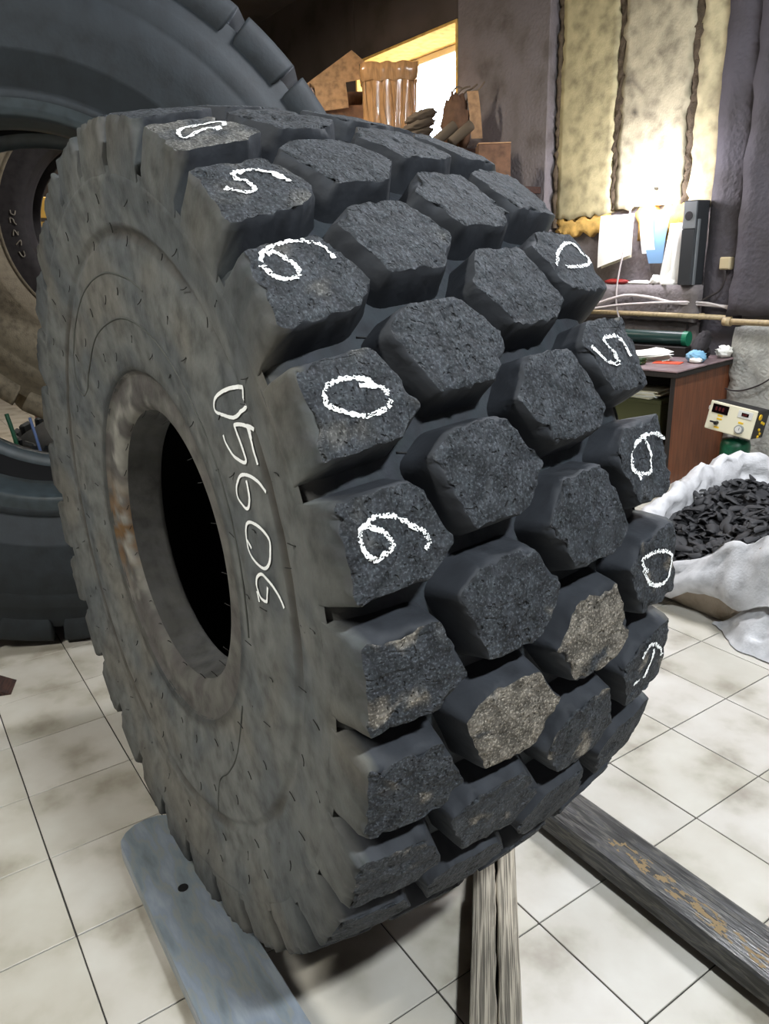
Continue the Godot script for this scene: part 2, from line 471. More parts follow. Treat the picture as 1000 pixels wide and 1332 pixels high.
	mat("foam_board", Color(1, 1, 1), 0.85, 0, soft, Vector3.ONE * 1.2, fine, 0.15, true, true)
	mat("foam_seam", Color(0.36, 0.31, 0.24), 0.95, 0, blotch, Vector3.ONE * 3.0, torn, 0.6, true)
	mat("foam_yellow", Color(0.93, 0.76, 0.42), 0.9, 0, soft, Vector3.ONE * 1.5, fine, 0.2, true)
	mat("window_frame", Color(0.92, 0.88, 0.80), 0.5)
	# metal, wood
	mat("fork_steel", Color(0.58, 0.61, 0.64), 0.38, 0.15, smear, Vector3(2.2, 2.2, 0.6), fine, 0.04)
	mat("fork_worn", Color(0.40, 0.40, 0.395), 0.33, 0.25, worn, Vector3(4, 4, 0.45), fine, 0.06)
	mat("timber", Color(0.74, 0.70, 0.63), 0.9, 0, woodt, Vector3(18, 18, 0.28), woodt, 0.35)
	mat("brown_veneer", Color(0.50, 0.295, 0.185), 0.5, 0, soft, Vector3(6, 0.5, 6))
	mat("dark_edge", Color(0.11, 0.09, 0.08), 0.6)
	mat("desk_top", Color(0.60, 0.51, 0.52), 0.35, 0, soft, Vector3.ONE * 2.0)
	mat("sack", Color(0.86, 0.86, 0.87), 0.55, 0, soft, Vector3.ONE * 2.0, fine, 0.15)
	mats["sack"].backlight_enabled = true
	mats["sack"].backlight = Color(0.15, 0.15, 0.15)
	mat("sack_dirty", Color(0.68, 0.63, 0.57), 0.65, 0, stain, Vector3.ONE * 2.0, fine, 0.15)
	mat("chip", Color(0.16, 0.16, 0.17), 0.7)
	mat("chip_pale", Color(0.42, 0.42, 0.41), 0.8)
	mat("black_paint", Color(0.06, 0.06, 0.07), 0.5)
	mat("cream_panel", Color(0.86, 0.84, 0.74), 0.4)
	mat("display", Color(0.07, 0.03, 0.035), 0.15)
	mat("digit_red", Color(0.30, 0.07, 0.08), 0.4)
	mat("yellow_mark", Color(0.88, 0.72, 0.10), 0.5)
	mat("dial_white", Color(0.8, 0.8, 0.78), 0.4)
	mat("green_paint", Color(0.05, 0.36, 0.25), 0.4, 0, blotch, Vector3.ONE * 4.0)
	mat("green_tube", Color(0.10, 0.20, 0.19), 0.3)
	mat("green_rim", Color(0.10, 0.45, 0.33), 0.4)
	mat("paper", Color(0.93, 0.93, 0.90), 0.7)
	mat("orange_card", Color(0.85, 0.30, 0.13), 0.6)
	mat("green_case", Color(0.12, 0.24, 0.10), 0.4)
	mat("mask_blue", Color(0.50, 0.70, 0.82), 0.7)
	mat("black_cloth", Color(0.09, 0.075, 0.085), 0.8)
	mat("olive_card", Color(0.26, 0.27, 0.15), 0.8)
	mat("cardboard", Color(0.74, 0.59, 0.43), 0.85, 0, soft, Vector3.ONE * 2.0)
	mat("cardboard_dark", Color(0.45, 0.33, 0.24), 0.85, 0, soft, Vector3.ONE * 2.0)
	mat("stretch_film", Color(0.84, 0.64, 0.43), 0.22, 0, soft, Vector3(6, 1, 6))
	mats["stretch_film"].clearcoat_enabled = true
	mats["stretch_film"].clearcoat = 1.0
	mats["stretch_film"].clearcoat_roughness = 0.1
	mat("grey_metal", Color(0.55, 0.57, 0.58), 0.35, 0.4)
	mat("dark_grey_metal", Color(0.24, 0.25, 0.26), 0.4, 0.3)
	mat("cable_white", Color(0.78, 0.75, 0.74), 0.5)
	mat("pipe_cream", Color(0.76, 0.68, 0.52), 0.5, 0, blotch, Vector3.ONE * 4.0)
	mat("cable_dark", Color(0.20, 0.18, 0.18), 0.6)
	mat("socket_cream", Color(0.78, 0.72, 0.58), 0.45)
	mat("blue_print", Color(0.45, 0.60, 0.74), 0.6)
	mat("grey_cloth", Color(0.42, 0.37, 0.31), 0.85)
	mat("red_paint", Color(0.50, 0.10, 0.08), 0.5)
	mat("yellow_paint", Color(0.90, 0.72, 0.30), 0.6)
	mat("hose_green", Color(0.08, 0.30, 0.20), 0.5)
	mat("hose_blue", Color(0.30, 0.38, 0.55), 0.5)
	mat("brown_wood", Color(0.26, 0.16, 0.12), 0.8, 0, woodt, Vector3(10, 4, 1))

# ------------------------------------------------------------------ setting
func build_shell() -> void:
	var dk: Material = mats["dark_concrete"]
	var w := struct("wall_right")
	var top := 5.2
	# left part of the wall with the window opening z -8.95..-6.97, y 2.75..3.98
	box_between(w, "wall_block", Vector3(5.70, 0, -6.97), Vector3(6.3, top, -5.65), mats["concrete"], 0.01)
	box_between(w, "wall_block", Vector3(5.70, 0, -8.95), Vector3(6.3, 2.75, -6.97), dk, 0.01)
	box_between(w, "wall_block", Vector3(5.70, 3.985, -8.95), Vector3(6.3, top, -6.97), mats["soot"], 0.01)
	box_between(w, "wall_block", Vector3(5.70, 0, -12.2), Vector3(6.3, top, -8.95), mats["soot"], 0.01)
	# bay behind the foam boards, lower wall, sill beam, pilasters
	box_between(w, "wall_block", Vector3(5.86, 0, -5.65), Vector3(6.3, top, -3.86), mats["concrete"], 0.01)
	box_between(w, "lower_wall", Vector3(5.70, 0, -5.65), Vector3(5.87, 1.10, -3.86), mats["concrete"], 0.01)
	part(w, "sill_beam", rough_slab(5.63, 5.87, 1.10, 1.385, -5.65, -3.86, 0.012, 0.01, 3.0), mats["concrete"])
	part(w, "pilaster", rough_slab(5.72, 6.3, 0.0, top, -3.865, -3.52, 0.012, 0.015, 5.0, null, 0.1), dk)
	part(w, "pilaster", rough_slab(5.60, 6.3, 1.16, top, -3.54, -2.2, 0.02, 0.03, 9.0, null, 0.1), dk)
	part(w, "pilaster_foot", rough_slab(5.60, 6.3, 0.0, 1.09, -3.47, -2.2, 0.015, 0.03, 12.0, null, 0.08), mats["plaster"])
	box_between(w, "wall_block", Vector3(5.72, 0, -3.5), Vector3(6.3, top, 4.7), mats["concrete"], 0.01)
	# foam boards in the bay, with ragged seams
	var cols := [Color(0.60, 0.53, 0.30), Color(0.58, 0.52, 0.36), Color(0.60, 0.53, 0.32)]
	var zs := [[-5.575, -4.94], [-4.87, -4.20], [-4.13, -3.865]]
	var y0s := [1.98, 2.02, 2.0]
	for k in 3:
		var cc: Color = cols[k]
		part(w, "foam_board", rough_slab(5.79, 5.87, y0s[k], top, zs[k][0], zs[k][1], 0.008, 0.03, 20.0 + k, func(y: float, z: float):
			var d := N3.get_noise_3d(y * 2.2, z * 2.2, 3.0) * 0.5 + 0.5
			var c: Color = cc.lerp(cc * 0.72, smoothstep(0.5, 0.8, d) * 0.7)
			for s in [[3.02, -4.80, 0.11], [2.95, -4.70, 0.08], [2.78, -4.72, 0.07], [2.5, -4.72, 0.06], [2.45, -4.8, 0.05], [3.2, -4.5, 0.05]]:
				var q: float = Vector2(y - s[0], z - s[1]).length() / s[2]
				if q < 1.0:
					c = c.lerp(Color(0.09, 0.075, 0.06), (1.0 - q) * clampf(N3.get_noise_2d(y * 40.0, z * 40.0) * 1.6 + 0.7, 0, 1))
			return c, 0.05), mats["foam_board"])
	for sd in [[-4.905, 2.02], [-4.165, 2.02]]:
		var zc: float = sd[0]
		part(w, "foam_seam", grid(90, 8, func(i: int, j: int):
			var y := lerpf(sd[1], top, i / 90.0)
			var wide := 0.045 + 0.05 * maxf(0.0, N2.get_noise_2d(y * 3.0, zc * 9.0))
			var a := PI * j / 8.0
			var zz := zc + cos(a) * wide + N2.get_noise_2d(y * 6.0, zc) * 0.02
			return Vector3(5.83 - sin(a) * (0.035 + 0.03 * N1.get_noise_3d(y * 20.0, zz * 20.0, 1.0)), y, zz)), mats["foam_seam"])
	part(w, "foam_edge", grid(90, 6, func(i: int, j: int):
		var y := lerpf(1.9, top, i / 90.0)
		var a := PI * j / 6.0
		return Vector3(5.82 - sin(a) * (0.045 + 0.03 * N1.get_noise_2d(y * 14.0, 2.0)), y, -5.60 + cos(a) * (0.028 + 0.012 * N2.get_noise_2d(y * 11.0, 8.0)))), mats["foam_seam"])
	part(w, "foam_scrap", rough_slab(5.80, 5.87, 1.84, 1.985, -5.57, -4.98, 0.01, 0.06, 31.0, null, 0.04), mats["foam_yellow"])
	part(w, "foam_scrap", rough_slab(5.79, 5.87, 1.80, 2.0, -4.62, -4.10, 0.012, 0.09, 33.0, null, 0.04), mats["foam_yellow"])
	# other sides
	var b := struct("wall_back")
	box_between(b, "wall_block", Vector3(-4.8, 0, -12.4), Vector3(5.75, top, -12.0), mats["soot"], 0.01)
	var l := struct("wall_left")
	box_between(l, "wall_block", Vector3(-4.8, 0, -12.1), Vector3(-4.5, top, 4.7), mats["concrete"], 0.01)
	var f := struct("wall_front")
	box_between(f, "wall_block", Vector3(-4.6, 0, 4.5), Vector3(5.75, top, 4.8), mats["concrete"], 0.01)
	var c := struct("ceiling")
	box_between(c, "ceiling_slab", Vector3(-4.8, 5.0, -12.4), Vector3(6.3, 5.3, 4.8), mats["soot"], 0.01)
	# window with its yellow foam reveal
	var win := struct("window_1")
	var fm: Material = mats["foam_yellow"]
	box_between(win, "reveal", Vector3(5.69, 3.955, -8.93), Vector3(6.28, 3.985, -6.97), fm, 0.004)
	box_between(win, "reveal", Vector3(5.69, 2.75, -6.995), Vector3(6.28, 3.96, -6.965), fm, 0.004)
	box_between(win, "reveal", Vector3(5.69, 2.75, -8.95), Vector3(6.28, 3.96, -8.92), fm, 0.004)
	box_between(win, "sill", Vector3(5.66, 2.72, -8.95), Vector3(6.28, 2.76, -6.97), mats["concrete"], 0.004)
	for z in [-8.89, -7.33, -7.02]:
		box_between(win, "frame_bar", Vector3(6.2, 2.76, z - 0.03), Vector3(6.27, 3.955, z + 0.03), mats["window_frame"], 0.006)
	for y in [2.79, 3.915]:
		box_between(win, "frame_bar", Vector3(6.2, y - 0.035, -8.92), Vector3(6.27, y + 0.035, -6.99), mats["window_frame"], 0.006)
	var gm := StandardMaterial3D.new()
	gm.resource_name = "window_glass"
	gm.transparency = BaseMaterial3D.TRANSPARENCY_ALPHA
	gm.albedo_color = Color(1, 1, 1, 0.06)
	gm.roughness = 0.05
	for zz in [[-8.86, -7.36], [-7.30, -7.05]]:
		box_between(win, "pane", Vector3(6.23, 2.82, zz[0]), Vector3(6.236, 3.885, zz[1]), gm, 0.001)

func build_floor() -> void:
	var f := struct("floor")
	box_between(f, "bed", Vector3(-4.8, -0.3, -12.4), Vector3(6.3, -0.004, 4.8), mats["grout"], 0.01)
	var pitch := 0.33269
	var meshes := []
	for k in 3:
		meshes.append(bevel_box(Vector3(pitch - 0.0035 - 0.0006 * k, 0.012, pitch - 0.0035 - 0.0006 * k), 0.0012))
	var rest := []
	for i in range(-21, 12):
		for j in range(-32, 19):
			var c := Vector3(2.4805 + (i + 0.5) * pitch, -0.006, -1.401 + (j + 0.5) * pitch)
			if c.x < -4.5 or c.x > 5.7 or c.z < -12.0 or c.z > 4.5:
				continue
			var near := c.x > -0.45 and c.x < 4.2 and c.z > -4.2 and c.z < -0.05
			var h := hash(Vector2i(i, j))
			c.y += ((h >> 3) % 5) * 0.0002
			if near:
				part(f, "tile", meshes[h % 3], mats["tile_%d" % ((h >> 5) % 4)], c)
			else:
				rest.append(c)
	var mm := MultiMesh.new()
	mm.transform_format = MultiMesh.TRANSFORM_3D
	mm.mesh = meshes[0]
	mm.instance_count = rest.size()
	for k in rest.size():
		mm.set_instance_transform(k, Transform3D(Basis(), rest[k]))
	var mi := MultiMeshInstance3D.new()
	mi.name = "distant_tiles"
	mi.multimesh = mm
	mi.material_override = mats["tile_0"]
	mi.set_meta("kind", "stuff")
	f.add_child(mi)

# ------------------------------------------------------------------ the tyre in front
func crown(u: float) -> float:
	return TREAD_R - 0.28 * u * u

func floor_r(u: float) -> float:
	var pts := [Vector2(0, 0.873), Vector2(0.1, 0.870), Vector2(0.2, 0.861), Vector2(0.28, 0.848), Vector2(0.315, 0.836), Vector2(0.34, 0.818), Vector2(0.352, 0.795)]
	u = absf(u)
	for i in pts.size() - 1:
		if u <= pts[i + 1].x:
			return lerpf(pts[i].y, pts[i + 1].y, (u - pts[i].x) / (pts[i + 1].x - pts[i].x))
	return 0.795

func side_u(r: float) -> float:
	var pr := [Vector2(0.345, 0.303), Vector2(0.405, 0.305), Vector2(0.411, 0.312), Vector2(0.418, 0.318), Vector2(0.428, 0.3165), Vector2(0.445, 0.318), Vector2(0.52, 0.330), Vector2(0.60, 0.335), Vector2(0.64, 0.334), Vector2(0.69, 0.334), Vector2(0.76, 0.348), Vector2(0.797, 0.353), Vector2(0.803, 0.350), Vector2(0.86, 0.352)]
	for i in pr.size() - 1:
		if r <= pr[i + 1].x:
			return lerpf(pr[i].y, pr[i + 1].y, clampf((r - pr[i].x) / (pr[i + 1].x - pr[i].x), 0, 1))
	return 0.352

func ring(u: float, r: float, deg: float) -> Vector3:
	var a := deg_to_rad(deg)
	return Vector3(u, r * cos(a), r * sin(a))

func wear(u: float, deg: float) -> float:
	# height of the torn top face over the crown
	var p := ring(u, 0.93, deg)
	var n := N1.get_noise_3dv(p * 9.0) * 0.0025 + N2.get_noise_3dv(p * 28.0) * 0.0016
	var cut := N2.get_noise_3dv(p * 15.0 + Vector3(40, 0, 0))
	return n - 0.004 * smoothstep(0.38, 0.6, cut)

func tread_block(corners: Array, mud: float, dust: float, seed_: float) -> ArrayMesh:
	# corners in (u, deg), rounded, then rings from the groove up and over the top
	var c := Vector2.ZERO
	for p in corners:
		c += p
	c /= corners.size()
	var k := TREAD_R * PI / 180.0
	var loop := []
	var n := corners.size()
	for i in n:
		var p: Vector2 = corners[i] * Vector2(1, k)
		var a: Vector2 = corners[(i + n - 1) % n] * Vector2(1, k)
		var b: Vector2 = corners[(i + 1) % n] * Vector2(1, k)
		var rr := 0.011
		var pa := p + (a - p).normalized() * rr
		var pb := p + (b - p).normalized() * rr
		for s in 5:
			var t := s / 4.0
			loop.append(pa.lerp(p, t).lerp(p.lerp(pb, t), t))
		var nb := b + (p - b).normalized() * rr
		var steps := int((nb - pb).length() / 0.010)
		for s in range(1, steps):
			loop.append(pb.lerp(nb, float(s) / steps))
	var cm := c * Vector2(1, k)
	var m := loop.size()
	var fr := [0.86, 0.7, 0.53, 0.36, 0.18]
	var rows := 6 + fr.size()
	var clockwise := Geometry2D.is_polygon_clockwise(PackedVector2Array(loop))
	var pos := func(i: int, j: int):
		var p: Vector2 = loop[j % m]
		var nx: Vector2 = (loop[(j + 1) % m] - loop[(j + m - 1) % m]).normalized()
		var out := Vector2(-nx.y, nx.x) if clockwise else Vector2(nx.y, -nx.x)
		var w3 := ring(p.x, 0.93, p.y / k)
		var jag := N2.get_noise_3dv(w3 * 45.0 + Vector3(seed_, 0, 0)) * 0.0048 + N1.get_noise_3dv(w3 * 14.0) * 0.004
		var chip := smoothstep(0.25, 0.55, N2.get_noise_3dv(w3 * 15.0 + Vector3(0, seed_, 9))) * 0.012
		var q := p
		var r := 0.0
		var sh := smoothstep(0.315, 0.345, absf(p.x))
		match i:
			0:
				q = p + out * 0.017
				var fu := clampf(absf(q.x), 0, 0.352)
				r = lerpf(floor_r(fu) - 0.006, 0.775, sh)
				q.x = lerpf(q.x, signf(p.x) * 0.349, sh)
			1:
				q = p + out * 0.0105
				r = lerpf(floor_r(absf(p.x)) + 0.016, 0.83, sh)
				q.x = lerpf(q.x, signf(p.x) * 0.3545, sh)
			2:
				q = p + out * 0.0035
				r = crown(p.x) - 0.016
			3:
				q = p + out * (jag - chip * 0.5)
				r = crown(p.x) - 0.0035 + jag * 0.5
			4:
				q = p + out * (jag - chip - 0.0016)
				r = crown(p.x) - 0.0004 - chip * 0.35 + wear(q.x, q.y / k) * 0.5
			_:
				var t: float = 0.94 if i == 5 else fr[i - 6]
				q = cm.lerp(p + out * (-chip * 0.6), t)
				r = crown(q.x) + wear(q.x, q.y / k)
		return ring(q.x, r, q.y / k)
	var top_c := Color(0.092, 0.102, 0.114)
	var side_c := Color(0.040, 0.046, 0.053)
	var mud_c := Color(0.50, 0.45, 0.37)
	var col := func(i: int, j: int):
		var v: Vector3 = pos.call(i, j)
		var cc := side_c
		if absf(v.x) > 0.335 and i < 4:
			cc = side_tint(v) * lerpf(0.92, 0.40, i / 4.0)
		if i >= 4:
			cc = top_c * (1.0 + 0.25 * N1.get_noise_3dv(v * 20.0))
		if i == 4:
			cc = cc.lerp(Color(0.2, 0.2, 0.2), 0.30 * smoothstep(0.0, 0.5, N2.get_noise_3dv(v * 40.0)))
		if mud > 0.0 and i >= 4:
			var e := N1.get_noise_3dv(v * 11.0 + Vector3(seed_, 3, 0)) * 0.5 + 0.5
			cc = cc.lerp(mud_c * (0.8 + 0.35 * N2.get_noise_3dv(v * 30.0)), smoothstep(1.0 - mud, 1.12 - mud, e))
		if dust > 0.0 and i >= 4:
			var e2 := N1.get_noise_3dv(v * 9.0 + Vector3(seed_ + 5.0, 1, 0)) * 0.5 + 0.5
			cc = cc.lerp(Color(0.32, 0.31, 0.28), smoothstep(1.0 - dust, 1.3 - dust, e2) * 0.75)
		cc.a = 1.0
		return cc
	# two surfaces: smooth moulded flanks (rings 0-4) and the torn top face (rings 4 and up)
	var mesh := ArrayMesh.new()
	for face in 2:
		var r0 := 0 if face == 0 else 4
		var r1 := 5 if face == 0 else rows
		var st := SurfaceTool.new()
		st.begin(Mesh.PRIMITIVE_TRIANGLES)
		st.set_smooth_group(0)
		for i in range(r0, r1):
			for j in m:
				st.set_color(col.call(3 if face == 0 and i == 4 else i, j))
				st.add_vertex(pos.call(i, j))
		for i in r1 - r0 - 1:
			for j in m:
				var a := i * m + j
				var b := i * m + (j + 1) % m
				if clockwise:
					st.add_index(a); st.add_index(a + m); st.add_index(b)
					st.add_index(b); st.add_index(a + m); st.add_index(b + m)
				else:
					st.add_index(a); st.add_index(b); st.add_index(a + m)
					st.add_index(b); st.add_index(b + m); st.add_index(a + m)
		if face == 1:
			st.set_color(col.call(rows - 1, 0))
			st.add_vertex(ring(c.x, crown(c.x) + wear(c.x, c.y), c.y))
			for j in m:
				var a := (r1 - r0 - 1) * m + j
				var b := (r1 - r0 - 1) * m + (j + 1) % m
				st.add_index(a)
				if clockwise:
					st.add_index((r1 - r0) * m); st.add_index(b)
				else:
					st.add_index(b); st.add_index((r1 - r0) * m)
		st.generate_normals()
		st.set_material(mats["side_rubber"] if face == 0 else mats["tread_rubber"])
		mesh = st.commit(mesh)
	return mesh

func side_tint(v: Vector3) -> Color:
	var w := Vector3(0.0, v.y, v.z)
	var c := Color(0.158, 0.164, 0.160).lerp(Color(0.118, 0.128, 0.134), smoothstep(-0.15, 0.35, N1.get_noise_3dv(w * 4.0)))
	c = c.lerp(Color(0.175, 0.163, 0.140), 0.6 * smoothstep(0.05, 0.5, N2.get_noise_3dv(w * 2.6 + Vector3(9, 0, 0))))
	return c * (1.0 + 0.10 * N2.get_noise_3dv(w * 14.0))

func groove_at(deg: float) -> float:
	# radius of the dark rubbed ring on the side wall; it sags towards the ground
	var a := deg_to_rad(deg)
	return 0.665 + 0.03 * cos(a) + 0.012 * sin(a)

func main_tyre() -> void:
	var t := thing("loader_tyre", "huge worn black block-tread tyre standing upright in the middle, chalked with white digits", "tyre", Vector3(0.797, 0.081, -1.680), 0.02834)
	var hub := Vector3(0, TREAD_R, 0)
	# carcass
	for sgn in [-1.0, 1.0]:
		var nr := 78
		var na := 240
		var wall_pos := func(i: int, j: int):
			var r: float = lerpf(0.408, 0.815, float(i) / nr)
			var deg: float = 360.0 * j / na
			var u := side_u(r)
			var gd: float = absf(r - groove_at(deg)) / 0.013
			u -= 0.006 * clampf(1.0 - gd * gd, 0, 1)
			u += 0.0012 * N1.get_noise_3dv(ring(u, r, deg) * 12.0)
			return ring(sgn * u, r, deg)
		var wall_col := func(i: int, j: int):
			var r: float = lerpf(0.408, 0.815, float(i) / nr)
			var deg: float = 360.0 * j / na
			var v := ring(0.353, r, deg)
			var c := side_tint(v)
			var gd: float = absf(r - groove_at(deg)) / 0.019
			c = c.lerp(Color(0.060, 0.052, 0.043), 0.85 * clampf(1.0 - gd * gd, 0, 1) * smoothstep(-0.4, 0.2, N2.get_noise_3dv(v * 2.0)))
			var streak := N2.get_noise_3d(deg * 0.6, r * 6.0, 5.0)
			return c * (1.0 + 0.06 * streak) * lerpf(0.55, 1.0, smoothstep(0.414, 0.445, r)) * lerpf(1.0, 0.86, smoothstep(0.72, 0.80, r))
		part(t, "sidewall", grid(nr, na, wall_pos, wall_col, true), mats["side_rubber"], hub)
		var bead_prof := [Vector2(0.411, 0.312), Vector2(0.405, 0.305), Vector2(0.39, 0.3045), Vector2(0.375, 0.304), Vector2(0.36, 0.3035), Vector2(0.345, 0.303), Vector2(0.332, 0.298), Vector2(0.325, 0.291), Vector2(0.3213, 0.2845)]
		var bp := []
		for q in bead_prof:
			bp.append(Vector2(q.x, sgn * q.y))
		part(t, "bead", spin_x(bp, 160, func(i: int, j: int):
			var deg: float = 360.0 * j / 160.0
			var v := ring(0.0, bead_prof[i].x, deg)
			var c := Color(0.11, 0.105, 0.10)
			var pale := smoothstep(-0.25, 0.3, N2.get_noise_3dv(v * 9.0)) * (1.0 if i >= 3 else 0.35) * lerpf(0.22, 1.0, smoothstep(95.0, 45.0, absf(deg - 295.0)))
			c = c.lerp(Color(0.33, 0.32, 0.29), pale * 0.85)
			var rust := smoothstep(0.25, 1.0, 1.0 - absf(deg - 262.0) / 40.0) * smoothstep(-0.35, 0.15, N1.get_noise_3dv(v * 16.0))
			return c.lerp(Color(0.17, 0.095, 0.04), rust)), mats["side_rubber"], hub)
		var base_prof := [Vector2(0.3213, sgn * 0.2845), Vector2(0.318, sgn * 0.27), Vector2(0.312, sgn * 0.24), Vector2(0.306, sgn * 0.212), Vector2(0.306, sgn * 0.203), Vector2(0.312, sgn * 0.198), Vector2(0.33, sgn * 0.2)]
		part(t, "bead_seat", spin_x(base_prof, 120, func(i: int, j: int):
			var v := ring(i * 0.01, 0.32, 3.0 * j)
			return Color(0.085, 0.085, 0.083) * (1.0 + 0.3 * N1.get_noise_3dv(v * 10.0))), mats["side_rubber"], hub)
	var liner := []
	for q in [Vector2(0.33, -0.2), Vector2(0.42, -0.25), Vector2(0.6, -0.29), Vector2(0.75, -0.28), Vector2(0.82, -0.2), Vector2(0.84, 0.0), Vector2(0.82, 0.2), Vector2(0.75, 0.28), Vector2(0.6, 0.29), Vector2(0.42, 0.25), Vector2(0.33, 0.2)]:
		liner.append(q)
	part(t, "inner_liner", spin_x(liner, 96), mats["liner_rubber"], hub)
	var nu := 44
	var floor_prof := []
	for i in nu + 1:
		var u := lerpf(-0.352, 0.352, float(i) / nu)
		floor_prof.append(Vector2(floor_r(u), u))
	part(t, "tread_base", spin_x(floor_prof, 240, func(i: int, j: int):
		var v := ring(floor_prof[i].y, 0.87, 1.5 * j)
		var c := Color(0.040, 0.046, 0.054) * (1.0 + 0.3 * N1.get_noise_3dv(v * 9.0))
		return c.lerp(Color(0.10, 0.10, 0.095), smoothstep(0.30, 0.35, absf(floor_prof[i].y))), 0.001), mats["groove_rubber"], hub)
	# tread blocks: four staggered rows of 29
	var muds := {"1,5": 0.42, "1,6": 0.36, "1,7": 0.3, "2,5": 0.85, "2,4": 0.2, "2,6": 0.32, "3,4": 0.72, "3,5": 0.45, "3,6": 0.3, "4,3": 0.3, "4,4": 0.4}
	var dusts := {"1,0": 0.8, "1,1": 0.5, "1,2": 0.42, "1,3": 0.45, "1,4": 0.3, "1,5": 0.3, "2,1": 0.25}
	var chalked := {}
	for row in [1, 2, 3, 4]:
		for k in range(-10, 19):
			var hex := []
			for q in (SHOULDER_HEX if row == 1 or row == 4 else CENTRE_HEX):
				var p: Vector2 = q
				if row >= 3:
					p = Vector2(-p.x, TWIN - p.y)
				hex.append(p + Vector2(0, PITCH * k))
			var key := "%d,%d" % [row, k]
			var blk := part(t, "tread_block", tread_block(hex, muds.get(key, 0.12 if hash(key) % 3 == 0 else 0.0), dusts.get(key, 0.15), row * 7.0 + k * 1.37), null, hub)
			if k >= 0 and k < 5 and (row == 1 or row == 4):
				chalked[k + (0 if row == 1 else 5)] = blk
	# small cuts of the wear bars between the shoulder blocks are sipes: thin dark slots
	for k in range(-10, 19):
		for s in 3:
			var dg := 28.6 + PITCH * k + 0.0
			var a := Vector2(-0.205 + 0.012 * s, dg - 0.3 + 0.75 * s)
			var pts := []
			for q in 4:
				pts.append(ring(a.x + 0.008 * q, floor_r(a.x + 0.008 * q) + 0.0005, a.y + 0.12 * q))
			part(t, "sipe", tube(pts, 0.0016, 5), mats["hair_rubber"], hub)
	# rubber hairs left from moulding
	var hair := tube([Vector3(0, 0, 0), Vector3(0.0015, 0.007, 0.001), Vector3(0.002, 0.0135, 0.003), Vector3(0.0015, 0.019, 0.0055)], 0.0009, 5)
	for rr in [0.47, 0.575, 0.70, 0.755]:
		var cnt: int = {0.47: 26, 0.575: 30, 0.70: 34, 0.755: 34}[rr]
		for k in cnt:
			var deg: float = 360.0 * k / cnt + rng.randf_range(-2.5, 2.5)
			var o := part(t, "rubber_hair", hair, mats["hair_rubber"], hub + ring(-side_u(rr) - 0.0008, rr + rng.randf_range(-0.01, 0.01), deg))
			o.rotation = Vector3(deg_to_rad(deg + rng.randf_range(-30, 30)) + PI * (k % 2), 0, 0.25)
	for k in 22:
		var deg := 16.4 * k + rng.randf_range(-5, 5)
		var o := part(t, "rubber_hair", hair, mats["hair_rubber"], hub + ring(-0.288, 0.322, deg))
		o.rotation = Vector3(deg_to_rad(deg + 180), 0, 0.7)
	# raised mould lines on the side wall
	for ln in [[Vector2(0.62, 312), Vector2(0.635, 322), Vector2(0.637, 335), Vector2(0.625, 350), Vector2(0.61, 4), Vector2(0.60, 14)], [Vector2(0.62, 312), Vector2(0.585, 306), Vector2(0.54, 305), Vector2(0.515, 310), Vector2(0.52, 318), Vector2(0.53, 335), Vector2(0.525, 0), Vector2(0.51, 25), Vector2(0.49, 50), Vector2(0.47, 72), Vector2(0.462, 95)],
			[Vector2(0.45, 120), Vector2(0.50, 134), Vector2(0.525, 144), Vector2(0.54, 152), Vector2(0.58, 156), Vector2(0.625, 159)]]:
		var pts := []
		for q in ln:
			pts.append(ring(-side_u(q.x) - 0.0002, q.x, q.y))
		part(t, "mould_line", tube(smooth_path(pts, 7), 0.0022, 6), mats["side_ridge"] if mats.has("side_ridge") else mat("side_ridge", Color(0.30, 0.31, 0.30), 0.7), hub)
	# chalk digits: on the side wall wide and smooth, on the blocks broken
	var kk := 0
	for dg in SIDE_DIGITS:
		var st := SurfaceTool.new()
		st.begin(Mesh.PRIMITIVE_TRIANGLES)
		st.set_smooth_group(-1)
		for s in dg:
			var pts := []
			for q in SIDE_CHALK[s]:
				pts.append(Vector3(q.x, q.y * 0.0105, 0))
			stroke(st, smooth_path(pts, 5), 0.0030, func(p: Vector3):
				var gd: float = absf(p.x - groove_at(p.y / 0.0105)) / 0.013
				var u := side_u(p.x) - 0.006 * clampf(1.0 - gd * gd, 0, 1)
				u += 0.0012 * N1.get_noise_3dv(ring(u, p.x, p.y / 0.0105) * 12.0)
				return ring(-u - 0.0022, p.x, p.y / 0.0105), 0.0, kk)
			kk += 1
		st.generate_normals()
		var o := part(t, "chalk_digit", st.commit(), mats["chalk"], hub)
		o.set_meta("label", "white chalk digit on the side wall")
	for n_digit in BLOCK_DIGITS.size():
		var dg: Array = BLOCK_DIGITS[n_digit]
		var st := SurfaceTool.new()
		st.begin(Mesh.PRIMITIVE_TRIANGLES)
		st.set_smooth_group(-1)
		for s in dg:
			var pts := []
			for q in BLOCK_CHALK[s]:
				pts.append(Vector3(q.x, q.y * 0.0162, 0))
			stroke(st, smooth_path(pts, 6), 0.0036, func(p: Vector3):
				return ring(p.x, crown(p.x) + wear(p.x, p.y / 0.0162) + 0.0018, p.y / 0.0162), 0.16, kk)
			kk += 1
		st.generate_normals()
		var o := part(chalked[n_digit], "chalk_digit", st.commit(), mats["chalk"])
		o.set_meta("label", "white chalk digit on a tread block")

